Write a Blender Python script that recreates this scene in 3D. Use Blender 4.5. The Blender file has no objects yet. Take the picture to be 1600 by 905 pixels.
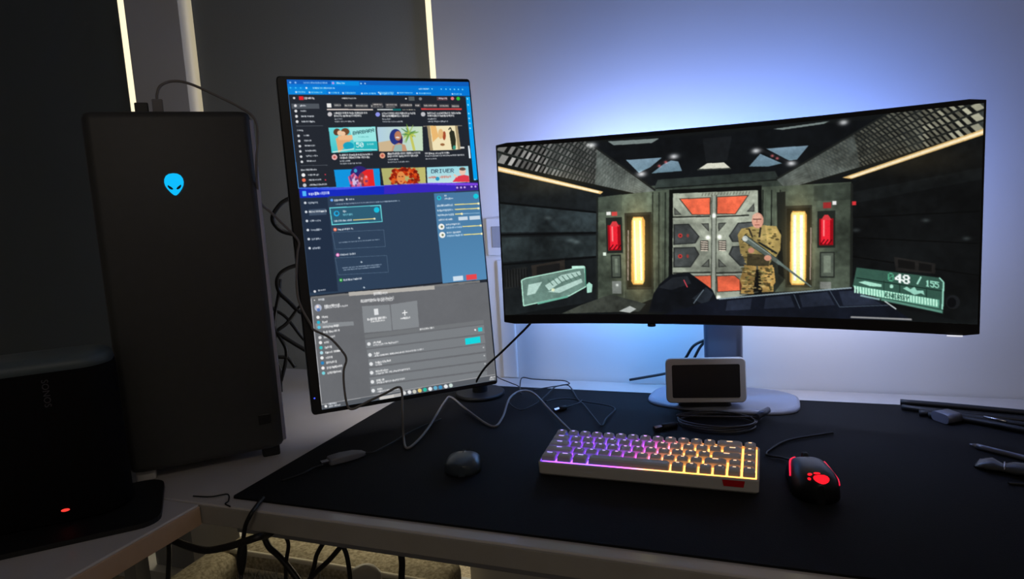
import bpy, bmesh, math, random
import numpy as np
from mathutils import Matrix, Vector, Euler

# ------------------------------------------------------------------ camera, world, lights, exposure
scene = bpy.context.scene
COL = scene.collection
PI = math.pi
ZT = 0.74                                   # desk top height
def look_camera():
    f, yaw, pitch, roll = 1066.69, .3639, .1337, -.0575
    fw = Vector((-math.sin(yaw)*math.cos(pitch), math.cos(yaw)*math.cos(pitch), -math.sin(pitch)))
    rt = Vector((math.cos(yaw), math.sin(yaw), 0)); up = rt.cross(fw)
    r2 = rt*math.cos(roll)+up*math.sin(roll); u2 = -rt*math.sin(roll)+up*math.cos(roll)
    m = Matrix((r2, u2, -fw)).transposed().to_4x4(); m.translation = (0, -1.5172, 1.1755)
    cd = bpy.data.cameras.new('camera'); cd.sensor_width = 36; cd.lens = f/1600*36; cd.clip_start = .02
    co = bpy.data.objects.new('camera', cd); COL.objects.link(co); co.matrix_world = m
    scene.camera = co
look_camera()

world = bpy.data.worlds.new('daylight'); scene.world = world; world.use_nodes = True
bg = world.node_tree.nodes['Background']
bg.inputs[0].default_value = (1.0, .87, .58, 1); bg.inputs[1].default_value = 1.25

def area(name, loc, rot, size, col, power):
    l = bpy.data.lights.new(name, 'AREA'); l.shape = 'RECTANGLE'; l.size, l.size_y = size
    l.color = col; l.energy = power
    o = bpy.data.objects.new(name, l); COL.objects.link(o); o.location = loc; o.rotation_euler = rot
    return o
# added warm fill, an unseen light near the ceiling well behind the camera
area('warm_fill_light', (.7, -2.5, 2.5), (0, 0, 0), (.5, .5), (1, .88, .74), 6.5)

vs = scene.view_settings
vs.view_transform = 'Standard'; vs.look = 'None'; vs.exposure = 0; vs.gamma = 1; vs.use_curve_mapping = False

# ------------------------------------------------------------------ materials
def lin(c): 
    return tuple(((v/255)/12.92 if v <= 10.3 else (((v/255)+.055)/1.055)**2.4) for v in c)
MATS = {}
def mat(name, col, rough=.5, metal=0., spec=.5, emit=None, estr=0., noise=0., nscale=40., bump=0., col2=None, trans=0., coat=0.):
    if name in MATS: return MATS[name]
    m = bpy.data.materials.new(name); m.use_nodes = True
    nt = m.node_tree; b = nt.nodes['Principled BSDF']
    c = lin(col); b.inputs['Base Color'].default_value = (*c, 1)
    b.inputs['Roughness'].default_value = rough; b.inputs['Metallic'].default_value = metal
    b.inputs['Specular IOR Level'].default_value = spec
    b.inputs['Transmission Weight'].default_value = trans
    b.inputs['Coat Weight'].default_value = coat
    if emit is not None:
        b.inputs['Emission Color'].default_value = (*lin(emit), 1); b.inputs['Emission Strength'].default_value = estr
    if noise or bump or col2:
        tc = nt.nodes.new('ShaderNodeTexCoord'); n = nt.nodes.new('ShaderNodeTexNoise')
        n.inputs['Scale'].default_value = nscale; n.inputs['Detail'].default_value = 6
        nt.links.new(tc.outputs['Object'], n.inputs['Vector'])
        if noise or col2:
            r = nt.nodes.new('ShaderNodeValToRGB')
            d = lin(col2) if col2 else tuple(v*(1-noise) for v in c)
            r.color_ramp.elements[0].color = (*d, 1); r.color_ramp.elements[1].color = (*c, 1)
            r.color_ramp.elements[0].position = .35; r.color_ramp.elements[1].position = .65
            nt.links.new(n.outputs['Fac'], r.inputs['Fac']); nt.links.new(r.outputs['Color'], b.inputs['Base Color'])
        if bump:
            bp = nt.nodes.new('ShaderNodeBump'); bp.inputs['Strength'].default_value = bump; bp.inputs['Distance'].default_value = .002
            nt.links.new(n.outputs['Fac'], bp.inputs['Height']); nt.links.new(bp.outputs['Normal'], b.inputs['Normal'])
    MATS[name] = m
    return m
WALL = mat('wall paint', (215, 214, 214), .8, noise=.04, nscale=3, bump=.03)
CEIL = mat('ceiling paint', (205, 205, 200), .9, noise=.03, nscale=2)
CARPET = mat('carpet', (176, 166, 150), .95, col2=(122, 114, 102), nscale=160, bump=.6)
DESK = mat('desk laminate', (196, 190, 186), .2, noise=.06, nscale=9)
EDGE = mat('desk edge band', (150, 145, 136), .5, noise=.1, nscale=20)
EDGEB = mat('brown edge band', (192, 160, 130), .55, noise=.1, nscale=20)
STEEL = mat('desk frame steel', (150, 152, 156), .4, metal=.4)
MATCLOTH = mat('desk mat cloth', (9, 9, 10), .8, noise=.25, nscale=600, bump=.2, spec=.25)
BLACK = mat('black plastic', (14, 14, 16), .38)
BLACKM = mat('matte black plastic', (10, 10, 12), .6, noise=.2, nscale=200)
RUBBER = mat('black cable rubber', (12, 12, 14), .5)
PCSHELL = mat('dark grey computer shell', (62, 62, 60), .5, noise=.08, nscale=60)
PCRIMLIT = mat('painted edge light', (190, 186, 200), .45)  # pale tone stands for light on the tower's rounded edge
SPK = mat('speaker fabric', (11, 10, 13), .85, noise=.3, nscale=900, bump=.3, spec=.2)
SPKTOP = mat('speaker top cap', (84, 96, 100), .5)
GREYCABLE = mat('grey cable', (128, 124, 122), .55)
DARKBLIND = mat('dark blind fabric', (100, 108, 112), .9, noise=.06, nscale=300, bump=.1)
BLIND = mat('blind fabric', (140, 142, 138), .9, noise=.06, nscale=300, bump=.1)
WFRAME = mat('window frame paint', (150, 152, 158), .5)
STANDM = mat('silver stand', (134, 138, 152), .35, noise=.03, nscale=30)
COLUMNM = mat('grey stand column', (84, 90, 104), .3, metal=.5)
WHITEP = mat('white plastic', (186, 182, 176), .45)
KEYM = mat('white keycap', (200, 198, 200), .5)
SILVER = mat('bright connector metal', (190, 190, 195), .25, metal=1)
def glass_mat():
    m = mat('window glass', (255, 255, 255), .0, trans=1.0)
    m.node_tree.nodes['Principled BSDF'].inputs['IOR'].default_value = 1.0
    return m
GLASS = glass_mat()
def emis(name, col, s):
    return mat(name, (8, 8, 8), .5, emit=col, estr=s)

# ------------------------------------------------------------------ helpers
def tag(o, label=None, cat=None, group=None, kind=None):
    if label: o['label'] = label
    if cat: o['category'] = cat
    if group: o['group'] = group
    if kind: o['kind'] = kind
    return o
def empty(name, loc, rz=0):
    o = bpy.data.objects.new(name, None); COL.objects.link(o); o.location = loc; o.rotation_euler = (0, 0, rz)
    o.empty_display_size = .02
    return o
def link(name, me, m, parent=None, smooth=False, angle=None):
    if m is not None and not me.materials: me.materials.append(m)
    if smooth: me.polygons.foreach_set('use_smooth', [True]*len(me.polygons))
    o = bpy.data.objects.new(name, me); COL.objects.link(o)
    if parent is not None: o.parent = parent
    return o
def mesh(name, vs_, fs, m, parent=None, smooth=False):
    me = bpy.data.meshes.new(name); me.from_pydata([tuple(v) for v in vs_], [], fs); me.update()
    return link(name, me, m, parent, smooth)
def from_bm(name, bm, m, parent=None, smooth=False):
    bmesh.ops.recalc_face_normals(bm, faces=bm.faces)
    me = bpy.data.meshes.new(name); bm.to_mesh(me); bm.free()
    return link(name, me, m, parent, smooth)
def box_bm(lo, hi, bev=0, seg=2, bm=None):
    b = bmesh.new()
    r = bmesh.ops.create_cube(b, size=1)
    for v in b.verts:
        v.co = Vector((lo[i]+(v.co[i]+.5)*(hi[i]-lo[i]) for i in range(3)))
    if bev: bmesh.ops.bevel(b, geom=b.edges[:], offset=bev, segments=seg, profile=.5, affect='EDGES')
    if bm is None: return b
    me = bpy.data.meshes.new('tmp'); b.to_mesh(me); b.free(); bm.from_mesh(me); bpy.data.meshes.remove(me)
    return bm
def box(name, lo, hi, m, parent=None, bev=0, seg=2, smooth=False):
    return from_bm(name, box_bm(lo, hi, bev, seg), m, parent, smooth)
def rrect(w, h, r, n=6):
    pts = []
    for cx, cy, a0 in ((w/2-r, h/2-r, 0), (-w/2+r, h/2-r, PI/2), (-w/2+r, -h/2+r, PI), (w/2-r, -h/2+r, 1.5*PI)):
        for k in range(n+1):
            a = a0+PI/2*k/n; pts.append((cx+r*math.cos(a), cy+r*math.sin(a)))
    return pts
def loft(name, rings, m, parent=None, smooth=True, cap=True):
    """rings: lists of 3D points, all the same length, closed loops"""
    n = len(rings[0]); vv = [p for r in rings for p in r]; ff = []
    for i in range(len(rings)-1):
        for k in range(n):
            a, b = i*n+k, i*n+(k+1) % n; ff.append((a, b, b+n, a+n))
    if cap: ff.append(tuple(range(n))[::-1]); ff.append(tuple((len(rings)-1)*n+k for k in range(n)))
    bm = bmesh.new(); bv = [bm.verts.new(v) for v in vv]
    for f in ff: bm.faces.new([bv[i] for i in f])
    o = from_bm(name, bm, m, parent)
    if smooth:
        me = o.data
        for p in me.polygons: p.use_smooth = len(p.vertices) == 4
    return o
def spline(pts, sub=6):
    P = [Vector(p) for p in pts]
    if len(P) < 3: return P
    out = []
    for i in range(len(P)-1):
        p0 = P[i-1] if i else P[0]*2-P[1]; p1 = P[i]; p2 = P[i+1]; p3 = P[i+2] if i+2 < len(P) else P[-1]*2-P[-2]
        for k in range(sub):
            t = k/sub
            out.append(.5*((2*p1)+(p2-p0)*t+(2*p0-5*p1+4*p2-p3)*t*t+(3*p1-p0-3*p2+p3)*t**3))
    out.append(P[-1])
    return out
def tube_rings(pts, r, n=8):
    rings = []; N = len(pts); prev = None
    for i, p in enumerate(pts):
        t = (pts[min(i+1, N-1)]-pts[max(i-1, 0)])
        if t.length < 1e-9: t = Vector((0, 0, 1))
        t.normalize()
        if prev is None:
            prev = Vector((0, 0, 1)) if abs(t.z) < .9 else Vector((1, 0, 0))
        u = (prev-t*prev.dot(t)).normalized(); v = t.cross(u); prev = u
        rr = r(i/(N-1)) if callable(r) else r
        rings.append([p+u*(rr*math.cos(2*PI*k/n))+v*(rr*math.sin(2*PI*k/n)) for k in range(n)])
    return rings
def tube(name, pts, r, m, parent=None, n=8, sub=6):
    return loft(name, tube_rings(spline(pts, sub), r, n), m, parent)
def cyl(name, c, r, h, m, parent=None, n=32, bev=.002, axis='z'):
    prof = [(r-bev, 0), (r, bev), (r, h-bev), (r-bev, h)]
    rings = []
    for rr, z in prof:
        ring = []
        for k in range(n):
            a = 2*PI*k/n; p = (rr*math.cos(a), rr*math.sin(a), z)
            if axis == 'y': p = (p[0], -p[2], p[1])
            if axis == 'x': p = (p[2], p[0], p[1])
            ring.append((c[0]+p[0], c[1]+p[1], c[2]+p[2]))
        rings.append(ring)
    return loft(name, rings, m, parent)
def text_mesh(name, body, size, m, parent, matrix, extrude=.0003, align='CENTER'):
    cu = bpy.data.curves.new('lettering', 'FONT'); cu.body = body; cu.size = size; cu.extrude = extrude
    cu.align_x = align; cu.align_y = 'CENTER'; cu.resolution_u = 3
    t = bpy.data.objects.new('lettering', cu); COL.objects.link(t)
    bpy.context.view_layer.update()
    me = bpy.data.meshes.new_from_object(t.evaluated_get(bpy.context.evaluated_depsgraph_get()))
    bpy.data.objects.remove(t); me.transform(matrix)
    me.materials.clear()
    return link(name, me, m, parent)
def struct(o): o['kind'] = 'structure'; return o
CAB = {
 'long': [(-0.927,-0.648,1.363),(-0.926,-0.647,1.375),(-0.921,-0.642,1.388),(-0.909,-0.629,1.395),(-0.889,-0.616,1.391),(-0.856,-0.597,1.372),(-0.823,-0.578,1.35),(-0.8,-0.573,1.33),(-0.797,-0.573,1.299),(-0.802,-0.578,1.252),(-0.821,-0.557,1.196),(-0.812,-0.538,1.171),(-0.792,-0.516,1.135),(-0.786,-0.508,1.118),(-0.788,-0.512,1.099),(-0.79,-0.518,1.063),(-0.789,-0.522,1.025),(-0.784,-0.52,0.999),(-0.774,-0.513,0.97),(-0.77,-0.51,0.959),(-0.75,-0.493,0.941),(-0.733,-0.481,0.912),(-0.729,-0.479,0.897),(-0.733,-0.484,0.879),(-0.732,-0.489,0.852),(-0.725,-0.495,0.818),(-0.715,-0.493,0.809),(-0.693,-0.477,0.819),(-0.665,-0.463,0.831),(-0.641,-0.453,0.842),(-0.633,-0.453,0.834),(-0.625,-0.47,0.801),(-0.634,-0.458,0.748),(-0.605,-0.5,0.746),(-0.6,-0.476,0.747),(-0.61,-0.406,0.75),(-0.643,-0.266,0.757),(-0.643,-0.234,0.757),(-0.587,-0.283,0.75),(-0.498,-0.362,0.746),(-0.493,-0.317,0.748),(-0.516,-0.215,0.755),(-0.505,-0.173,0.76),(-0.474,-0.177,0.757),(-0.406,-0.273,0.752),(-0.327,-0.398,0.757)],
 'thinA': [(-0.608,-0.056,0.757),(-0.591,-0.076,0.757),(-0.556,-0.104,0.757),(-0.522,-0.135,0.757),(-0.506,-0.17,0.752)],
 'thinB': [(-0.518,-0.143,0.752),(-0.527,-0.119,0.752),(-0.549,-0.043,0.752),(-0.519,-0.05,0.752),(-0.476,-0.052,0.752),(-0.444,-0.052,0.752),(-0.425,-0.071,0.752),(-0.428,-0.082,0.752),(-0.438,-0.089,0.752),(-0.449,-0.111,0.752),(-0.449,-0.166,0.752),(-0.45,-0.217,0.752),(-0.46,-0.262,0.752),(-0.47,-0.276,0.752),(-0.491,-0.259,0.752),(-0.51,-0.232,0.752),(-0.522,-0.197,0.752),(-0.517,-0.172,0.752)],
 'thinC': [(-0.494,-0.123,0.748),(-0.476,-0.105,0.748),(-0.451,-0.085,0.748),(-0.431,-0.072,0.748),(-0.412,-0.1,0.748),(-0.379,-0.172,0.748),(-0.354,-0.212,0.748),(-0.317,-0.282,0.748),(-0.292,-0.326,0.748),(-0.293,-0.286,0.748),(-0.289,-0.25,0.748),(-0.288,-0.225,0.748),(-0.3,-0.209,0.748),(-0.323,-0.198,0.748),(-0.361,-0.187,0.748),(-0.392,-0.174,0.748),(-0.419,-0.178,0.748),(-0.441,-0.201,0.748)],
 'usbD': [(-0.405,-0.256,0.748),(-0.398,-0.245,0.748),(-0.388,-0.232,0.748),(-0.38,-0.218,0.748),(-0.369,-0.197,0.748),(-0.368,-0.18,0.748)],
 'E': [(-0.43,-0.3,0.934),(-0.449,-0.3,0.916),(-0.491,-0.3,0.878),(-0.527,-0.3,0.847),(-0.546,-0.3,0.823),(-0.554,-0.3,0.809)],
 'back': [[(-0.828,-0.395,1.208),(-0.864,-0.431,1.196),(-0.879,-0.449,1.176),(-0.883,-0.454,1.158),(-0.874,-0.448,1.14),(-0.86,-0.435,1.131),(-0.829,-0.407,1.12)],[(-0.83,-0.413,1.07),(-0.855,-0.438,1.069),(-0.872,-0.455,1.06),(-0.879,-0.464,1.044),(-0.876,-0.464,1.021),(-0.864,-0.454,1.001),(-0.851,-0.444,0.981),(-0.828,-0.424,0.961)],[(-0.831,-0.421,1.011),(-0.851,-0.443,0.988),(-0.868,-0.462,0.961),(-0.882,-0.477,0.946),(-0.885,-0.484,0.916),(-0.879,-0.483,0.871),(-0.878,-0.487,0.832)],[(-0.876,-0.46,1.047),(-0.878,-0.465,1.017),(-0.885,-0.478,0.964),(-0.88,-0.476,0.942),(-0.87,-0.47,0.913),(-0.871,-0.474,0.886),(-0.878,-0.484,0.852)],[(-0.887,-0.477,0.995),(-0.885,-0.475,0.991),(-0.868,-0.461,0.971),(-0.846,-0.446,0.927),(-0.829,-0.431,0.905)],[(-0.885,-0.48,0.951),(-0.882,-0.477,0.946),(-0.844,-0.446,0.905),(-0.824,-0.429,0.888)],[(-0.886,-0.486,0.903),(-0.881,-0.482,0.899),(-0.868,-0.47,0.894),(-0.859,-0.463,0.875)]],
 'stand': [[(-0.298,-0.02,0.751),(-0.261,-0.02,0.759),(-0.217,-0.02,0.769),(-0.175,-0.02,0.782)],[(-0.182,-0.05,0.795),(-0.168,-0.05,0.815),(-0.152,-0.05,0.84),(-0.126,-0.05,0.855)],[(-0.161,-0.05,0.796),(-0.151,-0.05,0.814),(-0.139,-0.05,0.837),(-0.124,-0.05,0.855)]],
 'hub': {'a': (-0.705,-0.591,0.745),'b': (-0.665,-0.538,0.745),'tip': (-0.711,-0.601,0.745)},
 'hubcable': [(-0.662,-0.542,0.748),(-0.651,-0.538,0.748),(-0.646,-0.515,0.748),(-0.641,-0.477,0.748),(-0.637,-0.43,0.748),(-0.627,-0.387,0.748),(-0.612,-0.346,0.748)],
 'hubcable2': [(-0.705,-0.606,0.748),(-0.713,-0.621,0.748),(-0.717,-0.649,0.748),(-0.732,-0.678,0.748)],
 'coil': [(-0.16,-0.271,0.745),(-0.024,-0.263,0.745),(-0.097,-0.215,0.745),(-0.082,-0.328,0.745)],
 'plug1': [(-0.196,-0.327,0.747),(-0.184,-0.314,0.747),(-0.161,-0.296,0.747)],
 'plug2': [(-0.023,-0.246,0.75),(-0.004,-0.205,0.75)],
 'bundle': [[(0.228,-0.111,0.752),(0.302,-0.121,0.752),(0.412,-0.142,0.752),(0.446,-0.149,0.752)],[(0.229,-0.123,0.752),(0.287,-0.143,0.752),(0.405,-0.167,0.752),(0.437,-0.178,0.752)],[(0.251,-0.153,0.752),(0.313,-0.16,0.752),(0.398,-0.192,0.752),(0.429,-0.205,0.752)],[(0.264,-0.162,0.752),(0.327,-0.182,0.752),(0.39,-0.219,0.752),(0.421,-0.232,0.752)]],
 'strap': [(0.265,-0.193,0.76),(0.314,-0.159,0.76),(0.298,-0.136,0.76)],
 'silver': [(0.338,-0.2,0.762),(0.365,-0.221,0.762)],
 'rod': [(0.295,-0.299,0.748),(0.327,-0.323,0.748),(0.379,-0.363,0.748)],
 'bag': [(0.281,-0.382,0.742),(0.337,-0.398,0.742),(0.366,-0.405,0.742)],
 'line': [(0.308,-0.441,0.745),(0.326,-0.441,0.745),(0.355,-0.441,0.745)],
 'scrap': [(-0.845,-0.749,0.742),(-0.814,-0.744,0.742),(-0.793,-0.732,0.743),(-0.775,-0.749,0.742),(-0.772,-0.759,0.742),(-0.757,-0.765,0.742)],
 'u1b': [(-0.861,-0.79,0.696),(-0.851,-0.79,0.689),(-0.821,-0.79,0.683),(-0.789,-0.79,0.681),(-0.753,-0.79,0.69),(-0.718,-0.79,0.703),(-0.685,-0.79,0.716),(-0.712,-0.745,0.692),(-0.715,-0.732,0.69)],
 'u2': [(-0.72,-0.735,0.746),(-0.712,-0.755,0.747),(-0.704,-0.772,0.748),(-0.7,-0.785,0.746),(-0.713,-0.785,0.726),(-0.721,-0.785,0.699)],
 'u2f': [(-0.721,-0.785,0.699),(-0.727,-0.785,0.672),(-0.731,-0.785,0.649)],
 'u2e': [(-0.731,-0.785,0.649),(-0.737,-0.785,0.615)],
 'under': [[(-0.836,-0.62,0.618),(-0.834,-0.62,0.61),(-0.825,-0.62,0.591),(-0.804,-0.62,0.576),(-0.775,-0.62,0.544),(-0.754,-0.62,0.513)],[(-0.789,-0.62,0.624),(-0.788,-0.62,0.618),(-0.783,-0.62,0.601),(-0.793,-0.62,0.564),(-0.8,-0.62,0.505)],[(-0.699,-0.62,0.628),(-0.707,-0.62,0.618),(-0.725,-0.62,0.592),(-0.733,-0.62,0.57),(-0.742,-0.62,0.549),(-0.754,-0.62,0.513)],[(-0.664,-0.62,0.625),(-0.671,-0.62,0.617),(-0.699,-0.62,0.587),(-0.739,-0.62,0.55),(-0.767,-0.62,0.517)],[(-0.673,-0.62,0.623),(-0.67,-0.62,0.615),(-0.664,-0.62,0.596),(-0.662,-0.62,0.561),(-0.664,-0.62,0.527)],[(-0.56,-0.62,0.63),(-0.56,-0.62,0.621),(-0.559,-0.62,0.6),(-0.562,-0.62,0.575),(-0.565,-0.62,0.532)]],
 'u1': [(-0.849,-0.8,0.692),(-0.852,-0.8,0.668),(-0.866,-0.8,0.603)],
}
# ------------------------------------------------------------------ room shell
X0, X1, Y0, HC = -2.75, 1.7, -3.2, 2.6
struct(box('floor', (X0, Y0, -.05), (X1, .6, 0), CARPET))
struct(box('ceiling', (X0, Y0, HC), (X1, .3, HC+.05), CEIL))
struct(box('wall_left', (X0-.08, Y0, 0), (X0, .3, HC), WALL))
struct(box('wall_right', (X1, Y0, 0), (X1+.08, .3, HC), WALL))
struct(box('wall_front', (X0, Y0-.08, 0), (X1, Y0, HC), WALL))
W1 = (-2.65, -1.697); W2 = (-1.503, -.740); WT, WB = 2.35, .04
WD = .16                                    # wall depth
bm = bmesh.new()
for lo, hi in (((X0, 0, 0), (W1[0], WD, HC)), ((W1[1], 0, 0), (W2[0], WD, HC)), ((W2[1], 0, 0), (X1, WD, HC)),
               ((W1[0], 0, WT), (W1[1], WD, HC)), ((W2[0], 0, WT), (W2[1], WD, HC)),
               ((W1[0], 0, 0), (W1[1], WD, WB)), ((W2[0], 0, 0), (W2[1], WD, WB))):
    box_bm(lo, hi, bm=bm)
struct(from_bm('wall_back', bm, WALL))
def window(name, xa, xb, stile_r, mull, sl=.04):
    w = struct(empty(name, ((xa+xb)/2, .12, 0)))
    cx = (xa+xb)/2
    def part(n, x0, x1, z0, z1, m, y0=0., y1=.035): box(n, (x0-cx, y0, z0), (x1-cx, y1, z1), m, w, bev=.002 if m is not GLASS else 0)
    part('frame_stile', xa, xa+sl, WB, WT, WFRAME); part('frame_stile', xb-stile_r, xb, WB, WT, WFRAME)
    part('frame_rail', xa+sl, xb-stile_r, WB, WB+.05, WFRAME); part('frame_rail', xa+sl, xb-stile_r, WT-.05, WT, WFRAME)
    xs = [xa+sl]+mull+[xb-stile_r]
    for x in mull: part('mullion', x-.04, x+.04, WB+.05, WT-.05, WFRAME)
    for a, b in zip(xs[:-1], xs[1:]):
        a2 = a+.04 if a in mull else a; b2 = b-.04 if b in mull else b
        part('pane', a2, b2, WB+.05, WT-.05, GLASS, .014, .018)
    return w
w1 = window('window_1', W1[0], W1[1], .03, [-2.12])
for xa_, xb_ in ((-2.60, -1.985), (-1.905, -1.70)): box('kick_panel', (xa_-(W1[0]+W1[1])/2, -.085, WB+.0005), (xb_-(W1[0]+W1[1])/2, -.002, WB+.28), WFRAME, w1, bev=.003)
window('window_2', W2[0], W2[1], .02, [], .008)
def blind(xa, xb, zb, label, fab):
    r = empty('roller_blind', ((xa+xb)/2, .03, zb)); w = xb-xa
    n = 14; vv = []; ff = []
    box('fabric', (-w/2, 0, .02), (w/2, .0025, WT-zb-.06), fab, r)
    box('bottom_bar', (-w/2, -.006, 0), (w/2, .008, .022), WFRAME, r, bev=.003)
    cyl('roller_tube', (-w/2, 0, WT-zb-.05), .022, w, WFRAME, r, axis='x')
    for s in (-1, 1): box('bracket', (s*w/2-.004, -.02, WT-zb-.09), (s*w/2+.004, .03, WT-zb-.012), WFRAME, r, bev=.002)
    tag(r, label, 'blind', 'roller blinds at the windows')
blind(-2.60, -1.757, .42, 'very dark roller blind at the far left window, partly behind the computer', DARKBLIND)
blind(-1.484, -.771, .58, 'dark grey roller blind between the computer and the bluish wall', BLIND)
struct(box('baseboard_back', (W2[1]+.003, -.014, 0), (X1, 0, .08), WFRAME, bev=.003))
# cable trunking strip and blank plate on the wall between the two monitors
struct(box('trim_1', (-.612, -.008, ZT), (-.572, 0, 1.03), WALL, bev=.004))
sp = empty('wall_socket_plate', (-.588, 0, 1.04))
box('plate', (-.045, -.008, 0), (.045, 0, .09), WALL, sp, bev=.003)
box('insert', (-.03, -.010, .02), (.03, -.008, .07), WFRAME, sp, bev=.001)
tag(sp, 'small white blank plate on the wall between the two monitors', 'wall plate')

# ------------------------------------------------------------------ desks
YF = -.7646
dk = empty('desk', (-.3, -.385, 0))
def dbox(n, lo, hi, m, bev=.002, par=dk, o=(-.3, -.385, 0)):
    return box(n, [lo[i]-o[i] for i in range(3)], [hi[i]-o[i] for i in range(3)], m, par, bev=bev)
dbox('tabletop', (-1.9, YF+.002, ZT-.028), (.9, -.004, ZT), DESK)
dbox('front_edge_band', (-.82, YF, ZT-.032), (.9, YF+.0025, ZT-.003), EDGE, .0008)
dbox('front_rail', (-.8, YF+.05, ZT-.07), (.85, YF+.08, ZT-.029), STEEL)
for x in (-1.85, .8):
    for y in (-.70, -.08): dbox('leg', (x-.025, y-.025, 0), (x+.025, y+.025, ZT-.028), STEEL)
tag(dk, 'long light grey desk under the monitors along the wall', 'desk')
ld = empty('side_desk', (-1.2, -1.3, 0)); LO = (-1.2, -1.3, 0); LX = -.8138
dbox('tabletop', (-1.6, -1.9, ZT-.028), (LX-.0025, YF-.002, ZT), DESK, .002, ld, LO)
dbox('side_edge_band', (LX-.003, -1.9, ZT-.032), (LX, YF-.003, ZT-.003), EDGEB, .0008, ld, LO)
for x in (-1.55, -.9):
    for y in (-1.85, -1.0): dbox('leg', (x-.02, y-.02, 0), (x+.02, y+.02, ZT-.028), STEEL, .002, ld, LO)
tag(ld, 'side desk at bottom left carrying the black speaker, brown edge band', 'desk')
MT = ZT+.003                                # top of the mat
def deskmat():
    x0, x1, y0, y1 = -.779, .80, -.738, -.088
    w, h = x1-x0, y1-y0
    a = [(p[0], p[1], 0) for p in rrect(w, h, .006)]
    b = [(p[0]*.9995, p[1]*.999, .003) for p in rrect(w, h, .006)]
    o = loft('desk_mat', [a, b], MATCLOTH, None, smooth=False); o.location = ((x0+x1)/2, (y0+y1)/2, ZT+.0002)
    tag(o, 'wide black cloth desk mat under the keyboard', 'desk mat')
deskmat()

# ------------------------------------------------------------------ desktop computer
pc = empty('desktop_computer', (-.8952, -.6584, ZT), .7943)
PW, PH, PD, PB = .246, .586, .45, .018
def pcbody():
    rings = []
    for z, ins in ((PB, .012), (PB+.004, .004), (PB+.012, 0), (PB+PH-.012, 0), (PB+PH-.004, .0025), (PB+PH-.001, .006), (PB+PH, .011)):
        rings.append([(p[0], p[1]+PD/2, z) for p in rrect(PW-2*ins, PD-2*ins, .014, 5)])
    loft('body', rings, PCSHELL, pc)
pcbody()
# light catching the right edge, put into the colour of a slim pale strip
tube('lit_edge', [(PW/2-.002, .012, PB+.012), (PW/2-.002, .012, PB+PH-.014)], .006, PCRIMLIT, pc, 8, 2)
HEAD = emis('cyan logo glow', (0, 190, 255), 1.0)
def head():
    zc = PB+PH/2-.001; x0 = -.0042
    out = [(0, .0178), (.0062, .0170), (.0108, .0140), (.0135, .0090), (.0142, .0035), (.0132, -.0020), (.0108, -.0068), (.0075, -.0115), (.0045, -.0150), (.0018, -.0172), (0, -.0176)]
    pts = out+[(-x, z) for x, z in out[-2:0:-1]]
    zc += .1775
    f = [(x0+x, -.0012, zc+z) for x, z in pts]; b = [(x0+x, .001, zc+z) for x, z in pts]
    lg = loft('logo', [b, f], HEAD, pc, smooth=False); tag(lg, 'glowing cyan alien head emblem')
    for s in (-1, 1):
        eye = [(.0020, -.0062), (.0045, -.0030), (.0095, .0005), (.0100, -.0022), (.0078, -.0056), (.0042, -.0074)]
        mesh('logo_eye', [(x0+s*x, -.0016, zc+z-.001) for x, z in eye], [tuple(range(6))], BLACKM, lg)
head()
zc = PB+PH/2
box('badge', (.083, -.0012, zc-.2445), (.103, .001, zc-.2265), BLACK, pc, bev=.0008)
for x in (-.1, .1):
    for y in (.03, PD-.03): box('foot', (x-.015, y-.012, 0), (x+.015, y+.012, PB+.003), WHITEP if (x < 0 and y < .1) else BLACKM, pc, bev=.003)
for x in (-.038, -.015, .008): box('usb_port', (x-.007, .022, PB+PH-.001), (x+.007, .034, PB+PH+.0005), BLACK, pc)
tag(pc, 'tall dark grey computer tower with a glowing cyan emblem', 'computer')
dg = box('usb_dongle', (-.010, -.006, 0), (.010, .006, .016), BLACK, None, bev=.0015)
dg.matrix_world = pc.matrix_basis @ Matrix.Translation((-.0385, .034, PB+PH+.0006)); tag(dg, 'small black USB dongle on top of the computer tower', 'dongle')

# ------------------------------------------------------------------ speaker on its pad
sy_ = .7943
sk = empty('speaker', (-.975, -.905, ZT+.0078), sy_)
SW, SD, SH = .235, .115, .240
def speaker():
    rings = []
    for z, ins in ((0, .006), (.004, 0), (SH-.03, 0), (SH-.018, .001)):
        rings.append([(p[0], p[1]+SD/2, z) for p in rrect(SW-2*ins, SD-2*ins, .045, 10)])
    loft('body', rings, SPK, sk)
    rings = []
    for z, ins in ((SH-.018, .001), (SH-.006, .004), (SH-.001, .012), (SH, .03)):
        rings.append([(p[0], p[1]+SD/2, z) for p in rrect(SW-2*ins, SD-2*ins, .045-min(ins, .03), 10)])
    loft('top_cap', rings, SPKTOP, sk)
    LOGO = mat('speaker lettering', (66, 62, 68), .6)
    M = Matrix.Translation((.036, -.0006, SH-.047)) @ Matrix.Rotation(PI/2, 4, 'X') @ Matrix.Rotation(-PI/2, 4, 'Z')
    text_mesh('lettering', 'SONOS', .012, LOGO, sk, M)
    c = (.038, -.0008, .020)
    mesh('status_light', [(c[0]+.0055*math.cos(a*PI/8), c[1], c[2]+.0022*math.sin(a*PI/8)) for a in range(16)], [tuple(range(16))], emis('red status light', (255, 60, 50), 1.3), sk)
    tag(sk, 'black fabric speaker with a red status light at bottom left', 'speaker')
speaker()
pd = loft('speaker_pad', [[(p[0], p[1], z) for p in rrect(.30, .18, .03, 6)] for z in (0, .0072)], BLACKM, None, smooth=False)
pd.matrix_world = Matrix.Translation((-.975, -.905, ZT+.0003)) @ Matrix.Rotation(sy_, 4, 'Z') @ Matrix.Translation((.01, SD/2-.03, 0))
tag(pd, 'flat black pad under the speaker on the side desk', 'pad')
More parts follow.
